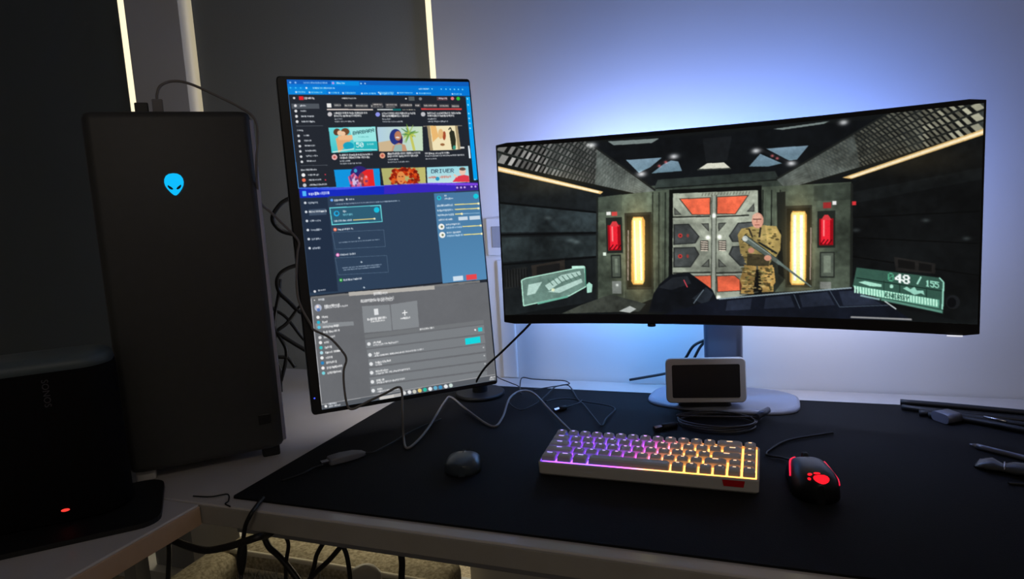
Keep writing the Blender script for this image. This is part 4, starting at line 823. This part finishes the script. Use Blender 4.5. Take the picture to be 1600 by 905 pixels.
# ------------------------------------------------------------------ smart display
sd = empty('smart_display', (-.114, -.207, MT+.0097), .2)
def sdbody():
    tl = .10
    def pl(p): # lean back about the bottom edge
        return (p[0], p[1]*math.cos(tl)+(p[2]-.012)*math.sin(tl), .012+(p[2]-.012)*math.cos(tl)-p[1]*math.sin(tl))
    rg = []
    for y, s in ((0, .002), (.002, 0), (.012, 0), (.03, .008), (.05, .022)):
        rg.append([pl((p[0], y, .055+p[1])) for p in rrect(.149-2*s, .086-2*s, .010-min(s, .006), 5)])
    loft('housing', rg, WHITEP, sd)
    s = mesh('screen', [pl((p[0], -.0007, .054+p[1])) for p in rrect(.126, .064, .003, 3)], [tuple(range(16))], BLACK, sd)
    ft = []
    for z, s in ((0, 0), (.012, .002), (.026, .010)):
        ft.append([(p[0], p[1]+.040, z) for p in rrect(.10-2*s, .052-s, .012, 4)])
    loft('foot', ft, mat('shaded base grey', (60, 60, 62), .6), sd)  # shadow under the display put into the foot's dark colour
    tag(sd, 'small white smart display with a dark screen before the silver stand', 'smart display')
sdbody()

# ------------------------------------------------------------------ keyboard
kb = empty('keyboard', (-.178, -.5009, MT), .0038)
KW, KD = .326, .103; ZF, ZB = .0215, .032; ang = math.atan2(ZB-ZF, KD)
def kz(y): return ZF+(y+KD/2)/KD*(ZB-ZF)
def case():
    bm = bmesh.new()
    def ringpts(w, dd, dz, r=.004):
        return [(p[0], p[1], dz(p[1])) for p in rrect(w, dd, r, 4)]
    R_ = [ringpts(KW-.006, KD-.006, lambda y: 0), ringpts(KW-.001, KD-.001, lambda y: .003), ringpts(KW, KD, lambda y: kz(y)-.002), ringpts(KW-.002, KD-.002, lambda y: kz(y)),
          ringpts(KW-.006, KD-.003, lambda y: kz(y), .002), ringpts(KW-.006, KD-.003, lambda y: kz(y)-.0045, .002)]
    return loft('case', R_, WHITEP, kb, smooth=False)
case()
def ledplate():
    m = bpy.data.materials.new('key backlight'); m.use_nodes = True; nt = m.node_tree; b = nt.nodes['Principled BSDF']
    b.inputs['Base Color'].default_value = (.3, .3, .3, 1)
    tc = nt.nodes.new('ShaderNodeTexCoord'); sx = nt.nodes.new('ShaderNodeSeparateXYZ'); nt.links.new(tc.outputs['Object'], sx.inputs[0])
    mp = nt.nodes.new('ShaderNodeMapRange'); mp.inputs[1].default_value = -.155; mp.inputs[2].default_value = .155
    ad = nt.nodes.new('ShaderNodeMath'); ad.operation = 'MULTIPLY_ADD'; nt.links.new(sx.outputs[1], ad.inputs[0]); ad.inputs[1].default_value = -.55; nt.links.new(sx.outputs[0], ad.inputs[2])
    nt.links.new(ad.outputs[0], mp.inputs[0])
    r = nt.nodes.new('ShaderNodeValToRGB'); nt.links.new(mp.outputs[0], r.inputs[0])
    stops = [(0, (60, 60, 255)), (.14, (150, 70, 255)), (.30, (120, 80, 255)), (.42, (180, 70, 255)), (.50, (255, 90, 200)), (.58, (255, 150, 90)), (.75, (255, 165, 70)), (1, (255, 150, 70))]
    el = r.color_ramp.elements
    while len(el) < len(stops): el.new(.5)
    for e, (p, c_) in zip(el, stops): e.position = p; e.color = (*lin(c_), 1)
    nt.links.new(r.outputs[0], b.inputs['Emission Color']); b.inputs['Emission Strength'].default_value = 4.2
    x, y = (KW-.007)/2, (KD-.004)/2
    mesh('backlight_plate', [(-x, -y, kz(-y)-.004), (x, -y, kz(-y)-.004), (x, y, kz(y)-.004), (-x, y, kz(y)-.004)], [(0, 1, 2, 3)], m, kb)
    return stops
STOPS = ledplate()
U = .0199
def kcol(x, y):
    t = (x-.55*y+.155)/.31; t = min(max(t, 0), 1)
    for (a, ca), (b_, cb) in zip(STOPS[:-1], STOPS[1:]):
        if a <= t <= b_: k = (t-a)/(b_-a); return tuple(ca[i]*(1-k)+cb[i]*k for i in range(3))
    return STOPS[-1][1]
LEG = [mat('key legend %d' % k, (10, 10, 10), .5, emit=tuple(min(255, v*.55+115) for v in kcol(-.155+.31*(k+.5)/8, 0)), estr=1.7) for k in range(8)]
KMESH = {}
def keymesh(u):
    if u in KMESH: return KMESH[u]
    w = u*U-.0029; d = U-.0031; h = .0096; ti = .0030
    def rr(w, d, z, r): return [(p[0], p[1], z) for p in rrect(w, d, r, 1)]
    rings = [rr(w, d, 0, .0012), rr(w-.0012, d-.0014, h*.75, .0016), rr(w-2*ti, d-2*ti+.0006, h, .0022)]
    n = 8; vv = [p for r in rings for p in r]; ff = [(i*n+k, i*n+(k+1) % n, (i+1)*n+(k+1) % n, (i+1)*n+k) for i in range(2) for k in range(n)]
    ff.append(tuple(2*n+k for k in range(n)))
    me = bpy.data.meshes.new('keycap'); me.from_pydata(vv, [], ff); me.update(); me.materials.append(KEYM)
    KMESH[u] = me; return me
def legmesh(k, wide):
    key = ('l', k, wide)
    if key in KMESH: return KMESH[key]
    a, b = (.0022 if not wide else .0042), .0011
    me = bpy.data.meshes.new('legend'); me.from_pydata([(-a, -b, 0), (a, -b, 0), (a, b, 0), (-a, b, 0)], [], [(0, 1, 2, 3)]); me.update(); me.materials.append(LEG[k])
    KMESH[key] = me; return me
ROWS = [[1]*13+[2, 1], [1.5]+[1]*12+[1.5, 1], [1.75]+[1]*11+[2.25, 1], [2.25]+[1]*10+[1.75, 1, 1], [1.25]*3+[6.25]+[1]*6]
for ri, row in enumerate(ROWS):
    x = -8*U; y = (2-ri)*U
    for u in row:
        cx_ = x+u*U/2; x += u*U
        k = bpy.data.objects.new('keycap', keymesh(u)); COL.objects.link(k); k.parent = kb
        k.location = (cx_, y, kz(y)+.0005); k.rotation_euler = (ang+(ri-2)*-.03, 0, 0)
        if u < 6:
            lg = bpy.data.objects.new('legend', legmesh(min(7, max(0, int((cx_-.55*y+.155)/.31*8))), u > 1)); COL.objects.link(lg); lg.parent = k
            lg.location = (0, .0025, .0098)
mesh('badge', [(.115, -KD/2-.0006, .009), (.142, -KD/2-.0006, .009), (.144, -KD/2-.0006, .0185), (.113, -KD/2-.0006, .0185)], [(0, 1, 2, 3)], mat('red keyboard badge', (190, 10, 22), .4), kb)
for sx in (-1, 1): box('rubber_foot', (sx*.14-.012, -.045, -.0002), (sx*.14+.012, -.036, .001), BLACKM, kb)
tag(kb, 'white compact keyboard glowing purple at left and orange at right', 'keyboard')

# ------------------------------------------------------------------ mice
def mouse_pt(u, v, L, W, H, waist=.1):
    """u 0 rear .. 1 front, v 0 right rim .. pi left rim"""
    y = -L/2+L*u
    e = max(0, 1-abs(2*u-1)**3.2)**.5
    w = W/2*e*(1-waist*math.exp(-((u-.6)/.22)**2))
    h = H*max(0, 1-abs((u-.42)/.6)**2.3)**.6 if u < 1 else 0
    c, s = math.cos(v), math.sin(v)
    return Vector((w*math.copysign(abs(c)**.75, c), y, max(h*.95, .006*e)*abs(s)**.65))
def mouse_shell(name, par, L, W, H, m, waist=.1):
    nu, nv = 28, 20; rings = []
    for i in range(nu+1):
        u = .004+.992*i/nu
        ring = [mouse_pt(u, PI*k/nv, L, W, H, waist) for k in range(nv+1)]
        rings.append([Vector((p.x, p.y, p.z+.0004)) for p in ring])
    return loft(name, rings, m, par)
RED = emis('red mouse glow', (255, 20, 34), 1.6); REDS = emis('red strip glow', (255, 30, 70), 1.0)
gm = empty('gaming_mouse', (.054, -.506, MT), .16)
GL, GW, GH = .122, .066, .040
mouse_shell('shell', gm, GL, GW, GH, BLACK, .12)
def on(u, v, off=.0012): p = mouse_pt(u, v, GL, GW, GH, .12); return (p.x, p.y, p.z+off)
tube('light_strip', [on(u, v) for u, v in ((.93, 2.05), (.86, 2.0), (.74, 2.35), (.58, 2.65), (.42, 2.8))], .0016, REDS, gm, 6, 4)
tube('light_strip', [on(u, v) for u, v in ((.72, .70), (.60, .52), (.46, .42), (.32, .36), (.2, .34))], .0013, REDS, gm, 6, 4)
def mlogo():
    vv, ff = [], []
    def blob(cu, cv, r, sx=1., sy=1.):
        i = len(vv)
        for k in range(14):
            a = 2*PI*k/14; vv.append(on(max(.006, cu+sy*r*math.sin(a)/GL), cv-sx*r*math.cos(a)/(GW*.5), .0012))
        ff.append(tuple(range(i, i+14)))
    blob(.085, 1.46, .0098, 1.2, .85); blob(.165, 1.85, .0034, 1, .8); blob(.105, 2.02, .0030, 1, .8); blob(.175, 1.6, .0028, 1, .8)
    o = mesh('logo', vv, ff, RED, gm); o['label'] = 'glowing red round emblem'
mlogo()
wh = cyl('scroll_wheel', (-.004, .040, .026), .009, .008, BLACKM, gm, 20, .001, axis='x')
mesh('button_seam', [on(.62+.35*k/8, 1.55+.0*k, .0004) for k in range(9)]+[on(.62+.35*k/8, 1.60, .0004) for k in range(9)], [(k, k+1, k+10, k+9) for k in range(8)], BLACKM, gm)
tag(gm, 'black gaming mouse with red glowing strips and emblem', 'mouse')
tube_o = tube('mouse_cable', [(.030, -.432, MT+.008), (.018, -.415, MT+.004), (-.005, -.405, MT+.003), (.0, -.38, MT+.003), (.03, -.33, MT+.003), (.10, -.28, MT+.003)], .0019, RUBBER)
tag(tube_o, 'black cord leaving the front of the glowing gaming mouse', 'cable')
sm = empty('wireless_mouse', (-.47, -.552, MT), .35)
mouse_shell('shell', sm, .080, .060, .025, mat('dark slate mouse plastic', (58, 66, 74), .28), .05)
p_ = [mouse_pt(.52+.44*k/8, PI/2, .080, .060, .025, .05) for k in range(9)]
mesh('button_seam', [(p.x-.0006, p.y, p.z+.0006) for p in p_]+[(p.x+.0006, p.y, p.z+.0006) for p in p_], [(k, k+1, k+10, k+9) for k in range(8)], BLACKM, sm)
cyl('scroll_wheel', (-.003, .024, .0150), .006, .006, BLACKM, sm, 18, .001, axis='x')
tag(sm, 'small dark wireless mouse lying alone on the black mat', 'mouse')
# ------------------------------------------------------------------ cables and small things
def cable(name, pts, r, label, m=RUBBER, group=None, n=8):
    o = tube(name, pts, r, m, None, n); tag(o, label, 'cable', group); return o
lc = empty('keyboard_cable', CAB['long'][0])
L0 = Vector(CAB['long'][0])
tube('cord', [Vector(p)-L0 for p in CAB['long']], .0022, GREYCABLE, lc)
d_ = Matrix.Rotation(.7943, 4, 'Z')
b_ = box('plug', (-.008, -.004, -.020), (.008, .004, .003), GREYCABLE, lc, bev=.0015); b_.data.transform(d_)
tag(lc, 'long grey cable from the computer top across the upright monitor to the keyboard', 'cable')
cable('thin_cable', CAB['thinA'], .0012, 'thin black wire from the upright monitor corner to the tangle')
cable('thin_cable', CAB['thinB'], .0013, 'thin black looped wire at the back of the mat, left part of the tangle')
cable('thin_cable', CAB['thinC'], .0014, 'thin black wire bent into a sharp point behind the keyboard')
us = empty('usb_cable', CAB['usbD'][0]); O = Vector(CAB['usbD'][0]); P = [Vector(p)-O for p in CAB['usbD']]
tube('cord', P[2:], .0014, RUBBER, us)
loft('plug_tip', tube_rings([P[0], P[1]], .0042, 6), SILVER, us, smooth=False); loft('plug_body', tube_rings([P[1], P[2]], .005, 8), BLACKM, us)
tag(us, 'black cable end with a bright metal plug in the tangle', 'cable')
cable('video_cable', CAB['E'], .0022, 'black cable slanting from the curved monitor past the upright monitor corner')
lab = ['black cable loop highest between computer and upright monitor', 'black cable loop curving behind the upright monitor at mid height',
       'black cable crossing down to the desk behind the upright monitor', 'twisted black cable hanging beside the computer edge',
       'thin black cable slanting right behind the upright monitor', 'thick black cable slanting down right behind the upright monitor', 'short black cable curling onto the desk behind the upright monitor']
for i, (p, l) in enumerate(zip(CAB['back'], lab)):
    cable('power_cable', p, (.0042, .004, .0036, .0036, .003, .0042, .0036)[i], l, group='cables hanging between computer and upright monitor')
for p, l in zip(CAB['stand'], ('black cable lying along the wall left of the silver stand', 'outer black cable bowing left of the stand column', 'inner black cable close to the stand column')):
    cable('monitor_cable', p, .003, l, group='cables behind the silver stand')
# adapter on the mat
hb = empty('usb_adapter', CAB['hub']['a']); a = Vector(CAB['hub']['a']); b = Vector(CAB['hub']['b'])-a; t = Vector(CAB['hub']['tip'])-a
hb.location = (a.x, a.y, MT)
ax = b.normalized(); sd_ = Vector((-ax.y, ax.x, 0)); Lh = b.length
rg = []
for f, w, h in ((0, .010, .009), (.03, .0125, .011), (.35, .0135, .012), (.7, .0115, .011), (.92, .0075, .008), (1., .003, .005)):
    c = ax*(Lh*f)+Vector((0, 0, h/2+.0003)); rg.append([c+sd_*p[0]+Vector((0, 0, p[1])) for p in rrect(2*w, h, .0024, 3)])
loft('body', rg, mat('grey adapter plastic', (112, 112, 116), .5), hb)
loft('connector', [[ax*f+sd_*p[0]+Vector((0, 0, .006+p[1])) for p in rrect(.010, .005, .001, 1)] for f in (-.013, 0)], SILVER, hb, smooth=False)
tag(hb, 'grey plastic adapter lying at the left of the black mat', 'adapter')
cable('adapter_cable', CAB['hubcable'], .0016, 'thin dark cord trailing right from the grey adapter')
cable('adapter_cable', CAB['hubcable2'], .0018, 'thin dark cord leaving the left end of the grey adapter')
# coiled cable before the smart display
cl = empty('coiled_cable', (0, 0, 0)); c4 = [Vector(p) for p in CAB['coil']]
cc = (c4[0]+c4[1])/2; rx = (c4[1]-c4[0]).length/2; ry = max((c4[2]-c4[3]).length/2*.8, .03); cl.location = (cc.x, cc.y, MT)
u_ = (c4[1]-c4[0]).normalized(); v_ = Vector((-u_.y, u_.x, 0)); pts = []
rnd = random.Random(3)
p1 = [Vector(p)-cl.location for p in CAB['plug1']]; p2 = [Vector(p)-cl.location for p in CAB['plug2']]
pts.append(Vector((p1[2].x, p1[2].y, .004)))
for k in range(64):
    a_ = PI*1.05+2*PI*k/16; r_ = 1-.05*math.sin(k*.9)-.015*(k//16)
    pts.append(u_*(rx*r_*math.cos(a_))+v_*(ry*r_*math.sin(a_))+Vector((0, 0, .003+.0028*(k//16))))
pts.append(Vector((p2[0].x, p2[0].y, .012)))
tube('cord', pts, .0017, mat('grey black cord', (60, 60, 66), .35), cl)
f3 = lambda p, z=.0055: Vector((p.x, p.y, z))
loft('plug_tip', tube_rings([f3(p1[0]), f3(p1[1])], .0052, 6), SILVER, cl, smooth=False); loft('plug_body', tube_rings([f3(p1[1]), f3(p1[2])], .0062, 8), BLACKM, cl)
loft('plug_body', tube_rings([f3(p2[0], .012), f3(p2[1], .014)], .006, 8), COLUMNM, cl)
tag(cl, 'coiled dark cable with plugs before the small white smart display', 'cable')
# right edge of the desk
bl = empty('cable_bundle', (0, 0, 0)); B0 = Vector(CAB['bundle'][0][0]); bl.location = (B0.x, B0.y, MT)
for i, p in enumerate(CAB['bundle']): tube('cord', [(q[0]-B0.x, q[1]-B0.y, .0065+(.006 if i == 0 else 0)) for q in p], .0055, RUBBER, bl)
s3 = [Vector(p) for p in CAB['strap']]; sc = (s3[0]+s3[1])/2; sc = Vector((sc.x-B0.x, sc.y-B0.y, 0))
dr = (s3[1]-s3[0]); dr.z = 0; dr.normalize(); nn = Vector((-dr.y, dr.x, 0))
loft('strap', [[sc+dr*f+nn*p[0]+Vector((0, 0, .0095+p[1])) for p in rrect(.036, .0165, .007, 4)] for f in (-.015, .015)], mat('translucent grey strap', (84, 86, 98), .35), bl)
pS = CAB['silver']; tube('metal_clip', [(q[0]-B0.x, q[1]-B0.y, .020) for q in pS], .002, SILVER, bl, 6, 2)
tag(bl, 'bundle of black cords held by a grey strap at the right back of the desk', 'cable bundle')
rd = empty('stylus', CAB['rod'][0]); r0 = Vector(CAB['rod'][0]); r1 = Vector(CAB['rod'][2]); rd.location = (r0.x, r0.y, MT+.0044); dv = r1-r0; dv.z = 0
ptsr = [dv*k/10 for k in range(11)]
loft('barrel', tube_rings(ptsr[1:], .0042, 10), mat('grey stylus metal', (130, 134, 146), .3, metal=.6), rd)
loft('tip', tube_rings([ptsr[0], ptsr[1]], lambda t: .0012+.003*t, 10), mat('grey stylus metal', (130, 134, 146), .3), rd)
tag(rd, 'slim grey metal stylus cut off by the right edge', 'stylus')
eb = empty('clear_pouch', CAB['bag'][0]); e0 = Vector(CAB['bag'][0]); e1 = Vector(CAB['bag'][2]); eb.location = (e0.x, e0.y, MT); dv = e1-e0; dv.z = 0; Lb = dv.length; dv.normalize(); nv_ = Vector((-dv.y, dv.x, 0))
rg = []
for f, w, h in ((.0, .004, .002), (.08, .016, .010), (.25, .022, .014), (.4, .012, .010), (.55, .018, .015), (.8, .02, .013), (1., .016, .008)):
    rg.append([dv*(Lb*f)+nv_*(w*math.cos(k*PI/6)+.004*math.sin(f*9))+Vector((0, 0, h/2+.0003+h/2*math.sin(k*PI/6))) for k in range(12)])
loft('film', rg, mat('dull clear film', (60, 62, 64), .22, spec=.6), eb)
tube('tie', [dv*(Lb*.42)+nv_*(.013*math.cos(k*PI/4))+Vector((0, 0, .006+.0062*math.sin(k*PI/4))) for k in range(9)], .0012, SILVER, eb, 6, 3)
tag(eb, 'crumpled dark clear pouch with a twist tie at the right edge', 'pouch')
cable('thin_cable', CAB['line'], .0016, 'short thin dark cord at the lower right edge of the mat')
cable('wire_scrap', CAB['scrap'], .0011, 'thin bent black wire on the desk below the computer')
# under the desk
cable('power_cable', CAB['u1'], .0035, 'black cable hanging straight down under the side desk edge')
cable('power_cable', CAB['u1b'], .0055, 'thick black cable sagging from the side desk to the long desk')
fc = empty('front_cable', (CAB['u2'][0])); F0 = Vector(CAB['u2'][0])
tube('cord', [Vector(p)-F0 for p in CAB['u2']], .0032, RUBBER, fc); tube('strain_relief', [Vector(p)-F0 for p in CAB['u2f']], lambda t: .0035+.004*math.sin(PI*min(1, .15+t*.85)), BLACKM, fc, 10)
tube('cord', [Vector(p)-F0 for p in CAB['u2e']], .003, RUBBER, fc)
tag(fc, 'black cable over the desk front with a thick sleeve hanging below', 'cable')
lu = ['black cable slanting right under the desk beside the sleeved cable', 'thin black cable hanging nearly straight under the desk', 'black cable bending left under the desk, left of a crossing pair', 'long black cable slanting left under the desk', 'black cable curving right and down before the white canister', 'black cable hanging straight right of the white canister']
for i, (p, l) in enumerate(zip(CAB['under'], lu)):
    top = (p[0][0], p[0][1]+.01, ZT-.03)
    cable('power_cable', [top]+list(p), (.0055, .0035, .004, .0045, .004, .0055)[i], l, group='cables hanging under the desk')
# pet bed by the window
BEDM = mat('tan bed fabric', (196, 186, 162), .95, col2=(140, 130, 108), nscale=120, bump=.5)
bd = empty('pet_bed', (-1.03, -.30, 0))
box('base', (-.40, -.12, 0), (.27, .24, .19), BEDM, bd, bev=.03, seg=3, smooth=True)
box('bolster', (-.40, .14, .12), (.29, .26, .262), BEDM, bd, bev=.02, seg=3, smooth=True)
box('bolster', (-.43, -.14, .12), (-.32, .15, .265), BEDM, bd, bev=.035, seg=3, smooth=True)
PIP = mat('pale bed piping', (232, 226, 210), .8)
for y_, z_ in ((.150, .258), (.252, .258), (.139, .215)): tube('piping', [(-.36, y_, z_), (0, y_, z_+.002), (.27, y_, z_)], .007, PIP, bd)
rnd = random.Random(4); vv, ff = [], []
for k in range(5200):
    x, y = rnd.uniform(-.31, .26), rnd.uniform(-.1, .13); z = .187+.02*(1-((x/.3)**2))+rnd.uniform(0, .02); a = rnd.uniform(0, 6.28); L = rnd.uniform(.012, .03)
    i = len(vv); dx, dy = math.cos(a)*.0022, math.sin(a)*.0022
    vv += [(x-dx, y-dy, z), (x+dx, y+dy, z), (x+rnd.uniform(-.012, .012), y+rnd.uniform(-.012, .012), z+L)]; ff.append((i, i+1, i+2))
fl = mesh('fluffy_lining', vv, ff, mat('grey fleece', (226, 224, 220), .95, col2=(120, 120, 118), nscale=60), bd); fl['kind'] = 'stuff'
box('cushion', (-.31, -.1, .18), (.26, .139, .205), mat('grey fleece', (170, 168, 164)), bd, bev=.02, seg=3, smooth=True)
tag(bd, 'tan fabric pet bed with grey fluffy lining on the floor below the window', 'pet bed')
cn = empty('canister', (-.735, -.475, 0))
prof = [(.030, 0), (.034, .004), (.034, .445), (.031, .47), (.022, .482), (.008, .486)]
loft('body', [[(r*math.cos(k*PI/16), r*math.sin(k*PI/16), z) for k in range(32)] for r, z in prof], WHITEP, cn)
loft('collar', [[(r*math.cos(k*PI/16), r*math.sin(k*PI/16), z) for k in range(32)] for r, z in ((.0345, .30), (.0352, .302), (.0352, .308), (.0345, .31))], STANDM, cn)
tag(cn, 'white rounded canister standing on the floor under the desk', 'canister')
